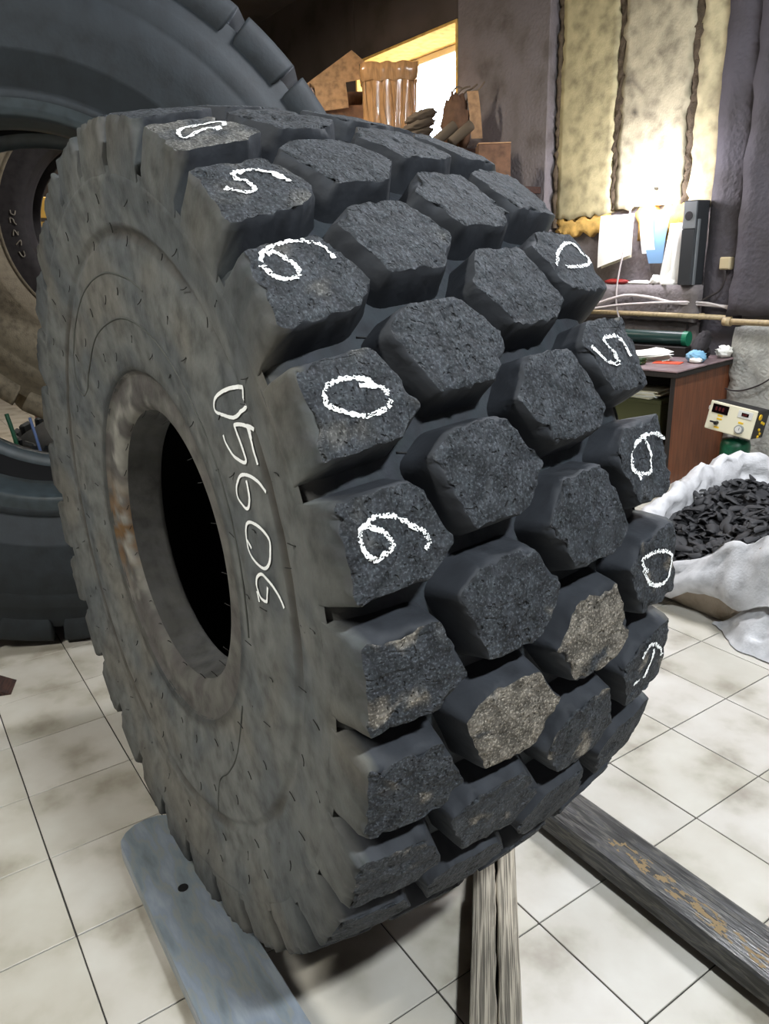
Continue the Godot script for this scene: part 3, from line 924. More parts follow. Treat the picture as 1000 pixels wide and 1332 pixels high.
# a chalk line: a low ribbon of many short pieces with ragged width and gaps
func stroke(st: SurfaceTool, pts: Array, w: float, onto: Callable, gaps: float, seed_: int) -> void:
	var fine_pts := []
	for i in pts.size() - 1:
		var a: Vector3 = pts[i]
		var b: Vector3 = pts[i + 1]
		var n := maxi(1, int((b - a).length() / 0.0022))
		for s in n:
			fine_pts.append(a.lerp(b, float(s) / n))
	fine_pts.append(pts[-1])
	var prev := []
	for i in fine_pts.size():
		var p: Vector3 = fine_pts[i]
		var d: Vector3 = (fine_pts[mini(i + 1, fine_pts.size() - 1)] - fine_pts[maxi(i - 1, 0)]).normalized()
		var n := Vector3(-d.y, d.x, 0)
		var rag := 0.55 if gaps > 0.0 else 0.15
		var e1 := w * (1.0 + rag * N2.get_noise_2d(i * 0.45, seed_ * 7.0))
		var e2 := w * (1.0 + rag * N2.get_noise_2d(i * 0.45, seed_ * 7.0 + 50.0))
		var cur := []
		for h in 5:
			cur.append(onto.call(p + n * lerpf(e1, -e2, h / 4.0)))
		if prev.size():
			for h in 4:
				if gaps > 0.0 and N2.get_noise_2d(i * 0.42 + h * 37.0, h * 2.3 + seed_ * 11.0) + N1.get_noise_2d(i * 0.05, seed_ * 5.0) * 0.5 > 0.62 - gaps - (0.14 if h == 0 or h == 3 else 0.0):
					continue
				quad(st, prev[h], prev[h + 1], cur[h + 1], cur[h], (prev[h + 1] - prev[h]).cross(cur[h] - prev[h]))
		prev = cur

# ------------------------------------------------------------------ tyres behind
func rear_tyre(called: String, label: String, centre: Vector3, turn: float, R: float, rb: float, width: float, lugs: int, side_m: Material, bead_m: Material, fwd_ring: float, bead_out := 1.03) -> Node3D:
	# local +z is the face that looks at the room
	var t := thing(called, label, "tyre", Vector3(centre.x, centre.y - R, centre.z), turn)
	var hub := Vector3(0, R, 0)
	var spin := func(prof: Array, segs: int):
		return grid(prof.size() - 1, segs, func(i: int, j: int):
			var a: float = TAU * j / segs
			return Vector3(prof[i].x * sin(a), prof[i].x * cos(a), prof[i].y), null, true)
	var bo := maxf(1.03, bead_out)
	var sp := [Vector2(rb * bo, 0.012), Vector2(rb * (bo + 0.03), 0.018), Vector2(rb * (bo + 0.04), 0.006), Vector2(rb * (bo + 0.05), 0.02), Vector2(lerpf(rb, R, 0.28), fwd_ring), Vector2(lerpf(rb, R, 0.29), fwd_ring + 0.012), Vector2(lerpf(rb, R, 0.31), fwd_ring + 0.012), Vector2(lerpf(rb, R, 0.45), fwd_ring + 0.02), Vector2(lerpf(rb, R, 0.60), fwd_ring + 0.02), Vector2(lerpf(rb, R, 0.61), fwd_ring + 0.012), Vector2(lerpf(rb, R, 0.63), fwd_ring + 0.012), Vector2(lerpf(rb, R, 0.72), fwd_ring + 0.0), Vector2(lerpf(rb, R, 0.73), fwd_ring - 0.01), Vector2(lerpf(rb, R, 0.82), -0.01), Vector2(lerpf(rb, R, 0.88), -0.04)]
	part(t, "sidewall", spin.call(sp, 120), side_m, hub)
	var back := []
	for q in sp:
		back.append(Vector2(q.x, -width - q.y))
	part(t, "sidewall", spin.call(back, 120), side_m, hub)
	part(t, "bead", spin.call([Vector2(rb * bo, 0.012), Vector2(rb * (bo * 0.5 + 0.5), 0.010), Vector2(rb * 1.01, 0.008), Vector2(rb, 0.0), Vector2(rb * 0.99, -0.03), Vector2(rb * 0.97, -0.10), Vector2(rb * 0.965, -0.16), Vector2(rb * 0.975, -0.175), Vector2(rb * 1.05, -0.18)], 120), bead_m, hub)
	part(t, "bead", spin.call([Vector2(rb * 1.05, -width + 0.14), Vector2(rb * 0.975, -width + 0.13), Vector2(rb * 0.97, -width + 0.11), Vector2(rb, -width), Vector2(rb * 1.03, -width - 0.012)], 120), bead_m, hub)
	part(t, "inner_liner", spin.call([Vector2(rb * 1.05, -0.18), Vector2(lerpf(rb, R, 0.5), -0.06), Vector2(lerpf(rb, R, 0.85), -0.2), Vector2(lerpf(rb, R, 0.85), 0.2 - width), Vector2(lerpf(rb, R, 0.5), 0.06 - width), Vector2(rb * 1.05, 0.14 - width)], 96), mats["liner_rubber"], hub)
	var rg := lerpf(rb, R, 0.86)
	part(t, "tread_base", spin.call([Vector2(rg, -0.03), Vector2(rg + 0.02, -0.12), Vector2(rg + 0.025, -width * 0.5), Vector2(rg + 0.02, 0.12 - width), Vector2(rg, 0.03 - width)], 120), side_m, hub)
	var span := TAU / lugs
	var lug := grid(8, 8, func(i: int, j: int):
		# a lug wrapped over the shoulder: i runs from the side wall over the crown to the middle, j across its length round the tyre
		var prof := [Vector2(lerpf(rb, R, 0.79), -0.004), Vector2(lerpf(rb, R, 0.84), 0.002), Vector2(lerpf(rb, R, 0.93), -0.012), Vector2(lerpf(rb, R, 0.97), -0.03), Vector2(R * 0.995, -0.055), Vector2(R, -0.09), Vector2(R + 0.01, -width * 0.25), Vector2(R + 0.012, -width * 0.5), Vector2(rg, -width * 0.5)]
		var q: Vector2 = prof[i]
		var e: float = [0.36, 0.40, 0.405, 0.41, 0.41, 0.41, 0.41, 0.41, 0.41][i]
		var tj := [-1.0, -1.0, -0.9, -0.5, 0.0, 0.5, 0.9, 1.0, 1.0]
		var drop := 1.0 if j == 0 or j == 8 else 0.0
		var a: float = tj[j] * e * span + 0.35 * span * smoothstep(-0.09, -width * 0.5, q.y)
		var r := lerpf(q.x, minf(q.x, rg - 0.01), drop)
		var z := q.y - (0.05 if drop > 0.0 else 0.0)
		if i == 0:
			z -= 0.01
		return Vector3(r * sin(a), r * cos(a), z))
	var lug_back := grid(8, 8, func(i: int, j: int):
		var prof := [Vector2(lerpf(rb, R, 0.84), -0.002), Vector2(lerpf(rb, R, 0.88), -0.005), Vector2(lerpf(rb, R, 0.93), -0.012), Vector2(lerpf(rb, R, 0.97), -0.03), Vector2(R * 0.995, -0.055), Vector2(R, -0.09), Vector2(R + 0.01, -width * 0.25), Vector2(R + 0.012, -width * 0.5), Vector2(rg, -width * 0.5)]
		var q: Vector2 = prof[i]
		var tj := [-1.0, -1.0, -0.9, -0.5, 0.0, 0.5, 0.9, 1.0, 1.0]
		var drop := 1.0 if j == 0 or j == 8 else 0.0
		var a: float = tj[j] * 0.4 * span + 0.35 * span * smoothstep(-0.09, -width * 0.5, q.y) + span * 0.5
		var r := lerpf(q.x, minf(q.x, rg - 0.01), drop)
		return Vector3(r * sin(a), r * cos(a), -width - q.y))
	for k in lugs:
		var o := part(t, "tread_lug", lug, side_m, hub)
		o.rotation.z = span * k
		var o2 := part(t, "tread_lug", lug_back, side_m, hub)
		o2.rotation.z = span * k
	return t

func rear_tyres() -> void:
	var big := rear_tyre("haul_truck_tyre", "giant dark grey lugged tyre standing behind at the left, seen round the dusty tan one", Vector3(0.595, 1.457, -3.375), -0.3424, 1.457, 0.738, 0.80, 32, mats["rear_rubber"], mats["rear_bead"], 0.02, 1.08)
	big.rotation.z = 0.0
	var tan_ := rear_tyre("dusty_tyre", "dusty tan tyre seen through the hole of the giant dark tyre", Vector3(1.347, 1.897, -4.769), -0.3424, 1.267, 0.485, 0.55, 26, mats["tan_rubber"], mats["tan_bead"], 0.03, 1.27)
	# pale chalk writing on its bead, running down the inside edge
	var marks := [[Vector2(-70, 0.556), Vector2(-72, 0.553), Vector2(-72.5, 0.535), Vector2(-70, 0.53)], [Vector2(-77, 0.56), Vector2(-74.5, 0.56), Vector2(-75, 0.545), Vector2(-77, 0.54), Vector2(-78, 0.53)], [Vector2(-84, 0.56), Vector2(-81, 0.55), Vector2(-82.5, 0.54), Vector2(-84, 0.535), Vector2(-82, 0.53)], [Vector2(-89, 0.56), Vector2(-87, 0.53), Vector2(-90, 0.535)], [Vector2(-93, 0.56), Vector2(-96, 0.555), Vector2(-96, 0.54), Vector2(-93, 0.535)]]
	for mk in marks:
		var pts := []
		for q in mk:
			var a := deg_to_rad(q.x - 12.0)
			pts.append(Vector3(q.y * sin(a), 1.267 + q.y * cos(a), 0.0135))
		part(tan_, "chalk_mark", tube(smooth_path(pts, 4), 0.0035, 5), mats["faint_chalk"])
	# it stands on a tyre lying flat
	var low := thing("flat_tyre", "dark tyre lying flat on the floor under the dusty tan tyre", "tyre", Vector3(1.75, 0, -5.72))
	part(low, "tyre_body", spin_y([Vector2(0.42, 0.02), Vector2(0.55, 0.0), Vector2(0.85, 0.02), Vector2(0.98, 0.10), Vector2(1.0, 0.31), Vector2(0.98, 0.50), Vector2(0.85, 0.57), Vector2(0.55, 0.605), Vector2(0.42, 0.58), Vector2(0.40, 0.5), Vector2(0.7, 0.3), Vector2(0.40, 0.1), Vector2(0.42, 0.02)], 64), mats["rear_rubber"])
	for k in 24:
		var a := TAU * k / 24.0
		var o := part(low, "tread_lug", bevel_box(Vector3(0.04, 0.5, 0.16), 0.015), mats["rear_rubber"], Vector3(cos(a) * 1.0, 0.31, sin(a) * 1.0))
		o.rotation.y = -a
	# things glimpsed beyond
	var yc := thing("yellow_crate", "yellow slatted crate glimpsed through the tyre holes", "crate", Vector3(1.42, 0, -7.1))
	for k in 5:
		box_between(yc, "slat", Vector3(-0.22, 1.30 + 0.19 * k, 0.0), Vector3(0.32, 1.46 + 0.19 * k, 0.03), mats["yellow_paint"])
	for s in [-0.2, 0.28]:
		box_between(yc, "post", Vector3(s - 0.02, 0, -0.05), Vector3(s + 0.02, 2.25, 0.0), mats["yellow_paint"])
	var rp := thing("red_post", "dark red steel post beside the yellow crate", "post", Vector3(1.13, 0, -6.95))
	box_between(rp, "upright", Vector3(-0.05, 0, -0.03), Vector3(0.05, 2.0, 0.03), mats["red_paint"])
	box_between(rp, "foot_plate", Vector3(-0.1, 0, -0.08), Vector3(0.1, 0.012, 0.08), mats["red_paint"])
	var gh := part(self, "green_hose", tube(smooth_path([Vector3(0.60, 0.0, -4.4), Vector3(0.58, 0.5, -4.45), Vector3(0.57, 0.75, -4.4), Vector3(0.55, 0.93, -4.43)]), 0.011), mats["hose_green"])
	tag(gh, "thin green hose hanging under the dusty tan tyre", "hose")
	var bh := part(self, "blue_hose", tube(smooth_path([Vector3(0.72, 0.0, -4.35), Vector3(0.70, 0.5, -4.4), Vector3(0.67, 0.75, -4.36), Vector3(0.655, 0.90, -4.4)]), 0.008), mats["hose_blue"])
	tag(bh, "thin blue hose hanging under the dusty tan tyre", "hose")
	var ck := thing("wheel_chock", "dark brown wooden wedge on the floor at the left edge by the giant tyre", "chock", Vector3(0.13, 0, -3.22), -0.34)
	var wd := PrismMesh.new()
	wd.size = Vector3(0.22, 0.11, 0.12)
	wd.left_to_right = 0.1
	part(ck, "wedge", wd, mats["brown_wood"], Vector3(0, 0.055, 0))

# ------------------------------------------------------------------ forks and timbers
func fork_arms() -> void:
	var lf := thing("fork_arm", "flat grey steel fork with a rounded tip and small hole left of the big tyre", "fork", Vector3(0.41, 0, -1.9))
	var ol := []
	for a in 9:
		var an := PI + PI * a / 8.0
		ol.append(Vector2(cos(an) * 0.092 + 0.0, 0.02 + sin(an) * 0.075))
	ol.append(Vector2(0.10, 1.9))
	ol.append(Vector2(-0.115, 1.9))
	var blade := part(lf, "blade", plate(ol, 0.045, 0.092, 0.006), mats["fork_steel"])
	var hole := CylinderMesh.new()
	hole.top_radius = 0.0135
	hole.bottom_radius = 0.0135
	hole.height = 0.004
	part(blade, "bolt_hole", hole, mats["black_paint"], Vector3(0.0, 0.0912, 0.27))
	part(lf, "support_wheel", bevel_box(Vector3(0.12, 0.05, 0.1), 0.015), mats["black_paint"], Vector3(0, 0.025, 1.6))
	part(lf, "support_wheel", bevel_box(Vector3(0.10, 0.05, 0.08), 0.015), mats["black_paint"], Vector3(0, 0.025, 0.12))
	var rf := thing("fork_arm", "worn scuffed steel fork with rust-yellow streaks right of the big tyre", "fork", Vector3(1.46, 0, -1.9))
	var beam := SurfaceTool.new()
	# channel section: a top plate with a low outer step
	var sec := [Vector2(-0.078, 0.03), Vector2(-0.078, 0.086), Vector2(-0.072, 0.092), Vector2(0.02, 0.092), Vector2(0.028, 0.086), Vector2(0.068, 0.084), Vector2(0.078, 0.078), Vector2(0.078, 0.03)]
	beam.begin(Mesh.PRIMITIVE_TRIANGLES)
	beam.set_smooth_group(-1)
	for i in sec.size():
		var p: Vector2 = sec[i]
		var q: Vector2 = sec[(i + 1) % sec.size()]
		quad(beam, Vector3(p.x, p.y, 0), Vector3(q.x, q.y, 0), Vector3(q.x, q.y, 1.9), Vector3(p.x, p.y, 1.9), Vector3((p + q).x * 0.5, (p + q).y * 0.5 - 0.06, 0))
	for e in [0.0, 1.9]:
		for i in range(1, sec.size() - 1):
			tri(beam, Vector3(sec[0].x, sec[0].y, e), Vector3(sec[i].x, sec[i].y, e), Vector3(sec[i + 1].x, sec[i + 1].y, e), Vector3(0, 0, e - 0.9))
	beam.generate_normals()
	var blade_r := part(rf, "blade", beam.commit(), mats["fork_worn"])
	part(rf, "support_wheel", bevel_box(Vector3(0.10, 0.032, 0.1), 0.01), mats["black_paint"], Vector3(0, 0.016, 1.75))
	part(rf, "support_wheel", bevel_box(Vector3(0.10, 0.032, 0.08), 0.01), mats["black_paint"], Vector3(0, 0.016, 0.15))
	var rs := SurfaceTool.new()
	rs.begin(Mesh.PRIMITIVE_TRIANGLES)
	rs.set_smooth_group(-1)
	for i in 120:
		for j in 16:
			var z := 0.80 + i * 0.0045
			var x := lerpf(-0.008, -0.035, i / 120.0) + (j - 8) * 0.0030
			var lim: float = 0.02 + 0.30 * pow(absf(j - 7.5) / 8.0, 1.5) + 0.35 * pow(absf(i - 60) / 60.0, 4.0)
			if N3.get_noise_2d(z * 16.0, x * 50.0) > lim:
				quad(rs, Vector3(x, 0.0925, z), Vector3(x + 0.0031, 0.0925, z), Vector3(x + 0.0031, 0.0925, z + 0.0046), Vector3(x, 0.0925, z + 0.0046), Vector3.UP)
	rs.generate_normals()
	part(blade_r, "rust_streak", rs.commit(), mat("rust_yellow", Color(0.52, 0.44, 0.31), 0.8))

func timbers() -> void:
	var far := Vector3(1.225, 0, -1.325)
	var near := Vector3(0.60, 0, -0.62)
	var d := (near - far)
	var t := thing("timber_beam", "grey weathered split timber running from under the tyre towards the camera", "timber", far, atan2(d.x, d.z))
	var L := d.length()
	for s in [0, 1]:
		var x0 := -0.058 if s == 0 else 0.0045
		var x1 := -0.0005 if s == 0 else 0.056
		var top: float = 0.083 if s == 0 else 0.079
		part(t, "split_half", grid(60, 12, func(i: int, j: int):
			var z := L * i / 60.0
			var sec := [Vector2(x0, 0.001), Vector2(x0, 0.03), Vector2(x0, top - 0.006), Vector2(x0 + 0.005, top), Vector2(lerpf(x0, x1, 0.35), top), Vector2(lerpf(x0, x1, 0.65), top), Vector2(x1 - 0.004, top), Vector2(x1, top - 0.006), Vector2(x1, 0.03), Vector2(x1, 0.001), Vector2(lerpf(x1, x0, 0.3), 0.001), Vector2(lerpf(x1, x0, 0.7), 0.001), Vector2(x0, 0.001)]
			var q: Vector2 = sec[j]
			var wob := N1.get_noise_3d(z * 6.0, s * 9.0, 2.0)
			if (s == 0 and j >= 6 and j <= 9) or (s == 1 and (j <= 3 or j == 12)):
				q.x += 0.0045 * wob
			if j >= 2 and j <= 7:
				q.y += 0.0022 * N2.get_noise_3d(z * 9.0, j * 3.0, s * 5.0)
			return Vector3(q.x, q.y, z)), mats["timber"])
		for e in [0.0, L]:
			part(t, "sawn_end", bevel_box(Vector3(x1 - x0 - 0.003, top - 0.006, 0.004), 0.001), mats["timber"], Vector3((x0 + x1) * 0.5, top * 0.5, e))
	var b := thing("timber_block", "short grey timber block hidden in the shadow right under the big tyre", "timber", Vector3(0.80, 0, -1.68))
	part(b, "block", bevel_box(Vector3(0.40, 0.083, 0.13), 0.006), mats["timber"], Vector3(0, 0.0415, 0))

# ------------------------------------------------------------------ sack of rubber chips
func chip_sack() -> void:
	var t := thing("chip_sack", "open white woven sack full of black rubber chips standing on the tiles", "sack", Vector3(3.66, 0, -1.82))
	var n := 120
	var shape := func(a: float, r: float):
		# rounded square footprint
		var c := cos(a)
		var s := sin(a)
		var k := pow(pow(absf(c), 3.6) + pow(absf(s), 3.6), -1.0 / 3.6)
		return Vector3(c * k * r, 0, s * k * r * 1.04)
	var rim_at := func(px: float, pz: float):
		return 0.405 + 0.05 * px + pz * (0.20 - 0.12 * px) + 0.47 * maxf(0.0, -pz - 0.5)
	var rim_h := func(a: float):
		# the mouth sags at the far left corner and stands up at the back
		var p: Vector3 = shape.call(a, 1.0)
		return rim_at.call(p.x, p.z) + 0.03 * N1.get_noise_2d(cos(a) * 3.2, sin(a) * 3.2)
	part(t, "sack_wall", grid(12, n, func(i: int, j: int):
		var a: float = TAU * j / n
		var h: float = rim_h.call(a)
		var f := i / 12.0
		var r := lerpf(0.60, 0.60, f) + 0.045 * sin(PI * f)
		var wr := 0.030 * N1.get_noise_3d(cos(a) * 4.0, f * 2.2, sin(a) * 4.0) + 0.014 * N2.get_noise_3d(cos(a) * 9.0, f * 3.0, sin(a) * 9.0)
		var p: Vector3 = shape.call(a, r + wr * (0.3 + f))
		p.y = 0.003 + f * (h - 0.04)
		return p, null, true), mats["sack_dirty"])
	# the mouth: folded outwards and draped, then back in and down to the chips
	part(t, "rolled_rim", grid(16, n, func(i: int, j: int):
		var a: float = TAU * j / n
		var h: float = rim_h.call(a)
		var drop := 0.5 + 0.35 * N1.get_noise_2d(cos(a) * 2.0 + 3.0, sin(a) * 2.0)
		var rp := [Vector2(0.672, -0.36), Vector2(0.684, -0.33), Vector2(0.680, -0.25), Vector2(0.668, -0.17), Vector2(0.655, -0.10), Vector2(0.640, -0.05), Vector2(0.622, -0.018), Vector2(0.60, 0.0), Vector2(0.585, 0.0), Vector2(0.57, -0.012), Vector2(0.558, -0.03), Vector2(0.548, -0.055), Vector2(0.54, -0.085), Vector2(0.532, -0.12), Vector2(0.525, -0.15), Vector2(0.51, -0.18), Vector2(0.50, -0.2)]
		var q: Vector2 = rp[i]
		var fold := 0.040 * N1.get_noise_3d(cos(a) * 3.0 + 4.0, i * 0.20, sin(a) * 3.0) + 0.020 * N2.get_noise_3d(cos(a) * 7.0, i * 0.30, sin(a) * 7.0)
		var fall := q.y * (drop + 0.25 if i < 6 else 1.0) * minf(1.0, h / 0.4)
		var p: Vector3 = shape.call(a, q.x + fold * (1.0 if i < 8 else 0.7) + (0.015 if i < 3 else 0.0))
		p.y = maxf(h + fall + 0.35 * fold, 0.012)
		return p, null, true), mats["sack"])
	# a loose flap of the sack spilling onto the floor in front
	part(t, "loose_flap", grid(16, 30, func(i: int, j: int):
		var z := lerpf(0.02, 0.72, j / 30.0)
		var f := i / 16.0
		var w := smoothstep(0.0, 0.35, j / 30.0)
		var x := lerpf(-0.655, -0.68 - 0.13 * w + 0.02 * N1.get_noise_2d(z * 6.0, 3.0), f)
		var y := lerpf(0.19 * w + 0.015, 0.006, pow(f, 0.8)) + 0.03 * (N1.get_noise_2d(z * 7.0, f * 2.0) + 0.3) * sin(PI * f) * w
		return Vector3(x, maxf(y, 0.005), z)), mats["sack"])
	var mound := func(x: float, z: float):
		var q := Vector2(x, z).length() / 0.62
		return rim_at.call(x / 0.62, z / 0.62) - 0.075 + 0.05 * (1.0 - q * q) + 0.03 * N1.get_noise_2d(x * 5.0, z * 5.0)
	# packed chips below the loose ones
	var st := SurfaceTool.new()
	st.begin(Mesh.PRIMITIVE_TRIANGLES)
	part(t, "packed_chips", grid(14, 48, func(i: int, j: int):
		var a: float = TAU * j / 48.0
		var p: Vector3 = shape.call(a, 0.55 * i / 14.0)
		p.y = mound.call(p.x, p.z) - 0.012 + 0.012 * N2.get_noise_2d(p.x * 30.0, p.z * 30.0)
		return p, null, true), mats["chip"]).set_meta("kind", "stuff")
	# the loose chips on top, one object each
	var kinds := []
	for k in 4:
		kinds.append(chip_mesh(k))
	var mm := MultiMesh.new()
	mm.transform_format = MultiMesh.TRANSFORM_3D
	mm.mesh = kinds[1]
	mm.instance_count = 700
	for k in 700:
		var r := sqrt(rng.randf()) * 0.53
		var a := rng.randf() * TAU
		var p: Vector3 = shape.call(a, r)
		p.y = mound.call(p.x, p.z) - 0.004
		mm.set_instance_transform(k, Transform3D(Basis.from_euler(Vector3(rng.randf_range(-0.7, 0.7), rng.randf() * TAU, rng.randf_range(-0.7, 0.7))).scaled(Vector3.ONE * rng.randf_range(0.9, 1.7)), p))
	var mi := MultiMeshInstance3D.new()
	mi.name = "buried_chips"
	mi.multimesh = mm
	mi.material_override = mats["chip"]
	mi.set_meta("kind", "stuff")
	t.add_child(mi)
	var base := thing("rubber_chip", "curled black rubber shaving in the open white sack", "rubber chip", Vector3.ZERO, 0.0, "rubber shavings in the white sack")
	part(base, "shaving", kinds[0], mats["chip"])
	for k in 296:
		var r := sqrt(rng.randf())
		var a := rng.randf() * TAU
		var p := Vector3(-0.06 + cos(a) * r * 0.46, 0, -0.10 + sin(a) * r * 0.44)
		p.y = mound.call(p.x, p.z) + rng.randf_range(0.0, 0.02)
		var o: Node3D = base
		if k > 0:
			o = base.duplicate()
			o.name = numbered("rubber_chip")
			add_child(o)
			(o.get_child(0) as MeshInstance3D).mesh = kinds[k % 4]
		o.transform = Transform3D(Basis.from_euler(Vector3(rng.randf_range(-0.6, 0.6), rng.randf() * TAU, rng.randf_range(-0.6, 0.6))).scaled(Vector3.ONE * rng.randf_range(1.3, 2.3)), t.transform * p)
		if k in [9, 33, 71]:
			(o.get_child(0) as MeshInstance3D).material_override = mats["chip_pale"]
			o.set_meta("label", "pale grey rubber shaving among the black ones in the white sack")
			o.set_meta("group", "pale shavings in the white sack")

func chip_mesh(kind: int) -> ArrayMesh:
	# a curled strip of rubber
	var turn: float = [2.6, 1.5, 4.0, 0.7][kind]
	var rad: float = [0.016, 0.028, 0.013, 0.05][kind]
	var wide: float = [0.020, 0.016, 0.014, 0.018][kind]
	return grid(10, 5, func(i: int, j: int):
		var f := i / 10.0
		var a := turn * (f - 0.5)
		var tp := sin(PI * clampf(f * 0.9 + 0.05, 0, 1))
		var ring_ := [Vector2(-1, 0), Vector2(-0.8, 1), Vector2(0.8, 1), Vector2(1, 0), Vector2(0.8, -1), Vector2(-0.8, -1)]
		var q: Vector2 = ring_[j % 6]
		var rr := rad + q.y * 0.003 * tp
		return Vector3(sin(a) * rr, cos(a) * rr - rad * 0.7, q.x * wide * tp + f * 0.012 * kind))

# ------------------------------------------------------------------ workbench
func workbench() -> void:
	var ang := 0.175
	var t := thing("workbench", "brown veneer desk with a dark edge and open shelf beside the right wall", "desk", Vector3(4.69, 0, -3.30), ang)
	# local: x into the wall (depth 1.0), z minus along its length
	var dp := 1.00
	var ln := 1.5
	var H := 0.85
	box_between(t, "top", Vector3(-0.02, H - 0.012, -ln), Vector3(dp, H, 0.01), mats["desk_top"], 0.003)
	box_between(t, "top_edge", Vector3(-0.016, H - 0.05, -ln), Vector3(dp - 0.004, H - 0.0125, 0.006), mats["dark_edge"], 0.004)
	box_between(t, "side_panel", Vector3(0.02, 0.0, -0.04), Vector3(dp - 0.03, H - 0.05, -0.02), mats["brown_veneer"], 0.002)
	box_between(t, "edge_strip", Vector3(0.0, 0.0, -0.045), Vector3(0.02, H - 0.05, -0.016), mats["dark_edge"], 0.002)
	box_between(t, "side_panel", Vector3(0.0, 0.0, -ln + 0.02), Vector3(dp - 0.03, H - 0.05, -ln + 0.04), mats["brown_veneer"], 0.002)
	box_between(t, "back_panel", Vector3(dp - 0.05, 0.0, -ln + 0.04), Vector3(dp - 0.032, H - 0.05, -0.04), mats["dark_edge"], 0.002)
	box_between(t, "shelf", Vector3(0.03, 0.28, -ln + 0.04), Vector3(dp - 0.05, 0.30, -0.04), mats["dark_edge"], 0.002)
	box_between(t, "riser", Vector3(0.74, H + 0.0005, -ln + 0.05), Vector3(dp - 0.02, H + 0.075, -0.30), mats["dark_edge"], 0.003)
	var on := func(x: float, y: float, z: float): return t.transform * Vector3(x, y, z)
	var bx := thing("storage_box", "olive cardboard box on the shelf inside the brown desk", "box", on.call(0.33, 0.3, -0.42), ang)
	part(bx, "carton", bevel_box(Vector3(0.42, 0.30, 0.52), 0.006), mats["olive_card"], Vector3(0, 0.15, 0))
	part(bx, "lid", bevel_box(Vector3(0.43, 0.03, 0.53), 0.006), mats["olive_card"], Vector3(0, 0.29, 0))
	var ps := thing("paper_stack", "pile of pale papers on the olive box inside the desk", "papers", on.call(0.30, 0.605, -0.42), ang)
	for k in 7:
		var o := part(ps, "sheet", bevel_box(Vector3(0.30, 0.008, 0.40), 0.002), mats["paper"] if k % 3 else mats["cream_panel"], Vector3(0.01 * ((k * 7) % 3 - 1), 0.004 + 0.0082 * k, 0.012 * ((k * 5) % 4 - 1.5)))
		o.rotation.y = 0.05 * ((k * 3) % 5 - 2)
	# on the desk
	var tb := thing("green_tube", "long dark green tube lying at the back of the desk along the wall", "tube", on.call(0.84, H + 0.134, -0.92), ang)
	var cyl := CylinderMesh.new()
	cyl.top_radius = 0.055
	cyl.bottom_radius = 0.055
	cyl.height = 1.15
	cyl.radial_segments = 32
	var o1 := part(tb, "shell", cyl, mats["green_tube"])
	o1.rotation.x = PI / 2
	var cap := CylinderMesh.new()
	cap.top_radius = 0.058
	cap.bottom_radius = 0.058
	cap.height = 0.04
	var o2 := part(tb, "end_cap", cap, mats["green_rim"], Vector3(0, 0, 0.575))
	o2.rotation.x = PI / 2
	var pp := thing("paper_sheaf", "sheaf of white papers lying in the middle of the desk top", "papers", on.call(0.42, H, -0.56), ang + 0.6)
	for k in 9:
		var o := part(pp, "sheet", grid(8, 8, func(i: int, j: int):
			var x := (i / 8.0 - 0.5) * 0.36
			var z := (j / 8.0 - 0.5) * 0.48
			return Vector3(x, 0.002 + 0.006 * k + 0.02 * pow(absf(z) / 0.24, 3.0) + 0.006 * sin(x * 9.0 + k), z)), mats["paper"])
		o.rotation.y = 0.05 * ((k * 5) % 7)
	var gc := thing("green_case", "small dark green case lying near the desk's front edge", "case", on.call(0.17, H, -0.50), ang + 0.05)
	part(gc, "case_body", bevel_box(Vector3(0.10, 0.030, 0.30), 0.008), mats["green_case"], Vector3(0, 0.015, 0))
	part(gc, "case_lid", bevel_box(Vector3(0.102, 0.018, 0.302), 0.007), mats["green_case"], Vector3(0, 0.037, 0))
	var oc := part(self, "orange_card", bevel_box(Vector3(0.12, 0.006, 0.20), 0.002), mats["orange_card"], on.call(0.36, H + 0.003, -0.25))
	oc.rotation.y = ang + 0.2
	tag(oc, "flat orange card on the desk in front of the white papers", "card")
	var mk := thing("face_mask", "crumpled light blue paper mask on the desk beside the black bundle", "mask", on.call(0.50, H, -0.10), ang)
	part(mk, "cloth", crumple(Vector3(0.055, 0.045, 0.07), 5.0, 0.35), mats["mask_blue"], Vector3(0, 0.042, 0))
	part(mk, "lining", crumple(Vector3(0.035, 0.022, 0.045), 8.0, 0.3), mats["paper"], Vector3(-0.045, 0.022, 0.02))
	var bb := thing("black_bundle", "rolled black cloth bundle lying on the desk corner", "cloth", on.call(0.70, H, -0.16), ang)
	var rb := part(bb, "roll", crumple(Vector3(0.17, 0.05, 0.06), 2.0, 0.2), mats["black_cloth"], Vector3(0, 0.12, 0))
	rb.rotation = Vector3(0, 0.2, 0.42)
	part(bb, "fold", crumple(Vector3(0.11, 0.05, 0.05), 3.0, 0.2), mats["black_cloth"], Vector3(0.02, 0.047, 0.0))
	var wr := thing("white_rag", "crumpled white rag on the desk end nearest the pillar", "rag", on.call(0.88, H, -0.05), ang)
	part(wr, "cloth", crumple(Vector3(0.085, 0.045, 0.05), 11.0, 0.4), mats["paper"], Vector3(0, 0.045, 0))

func crumple(s: Vector3, seed_: float, amp: float) -> ArrayMesh:
	return grid(18, 28, func(i: int, j: int):
		var th := PI * i / 18.0
		var ph := TAU * j / 28.0
		var d := Vector3(sin(th) * cos(ph), cos(th), sin(th) * sin(ph))
		var k := 1.0 + amp * (N1.get_noise_3dv(d * 2.2 + Vector3(seed_, 0, 0)) + 0.5 * absf(N2.get_noise_3dv(d * 5.0 + Vector3(0, seed_, 0))))
		return Vector3(d.x * s.x, maxf(d.y * s.y * k, -0.85 * s.y), d.z * s.z) * Vector3(k, 1, k), null, true)

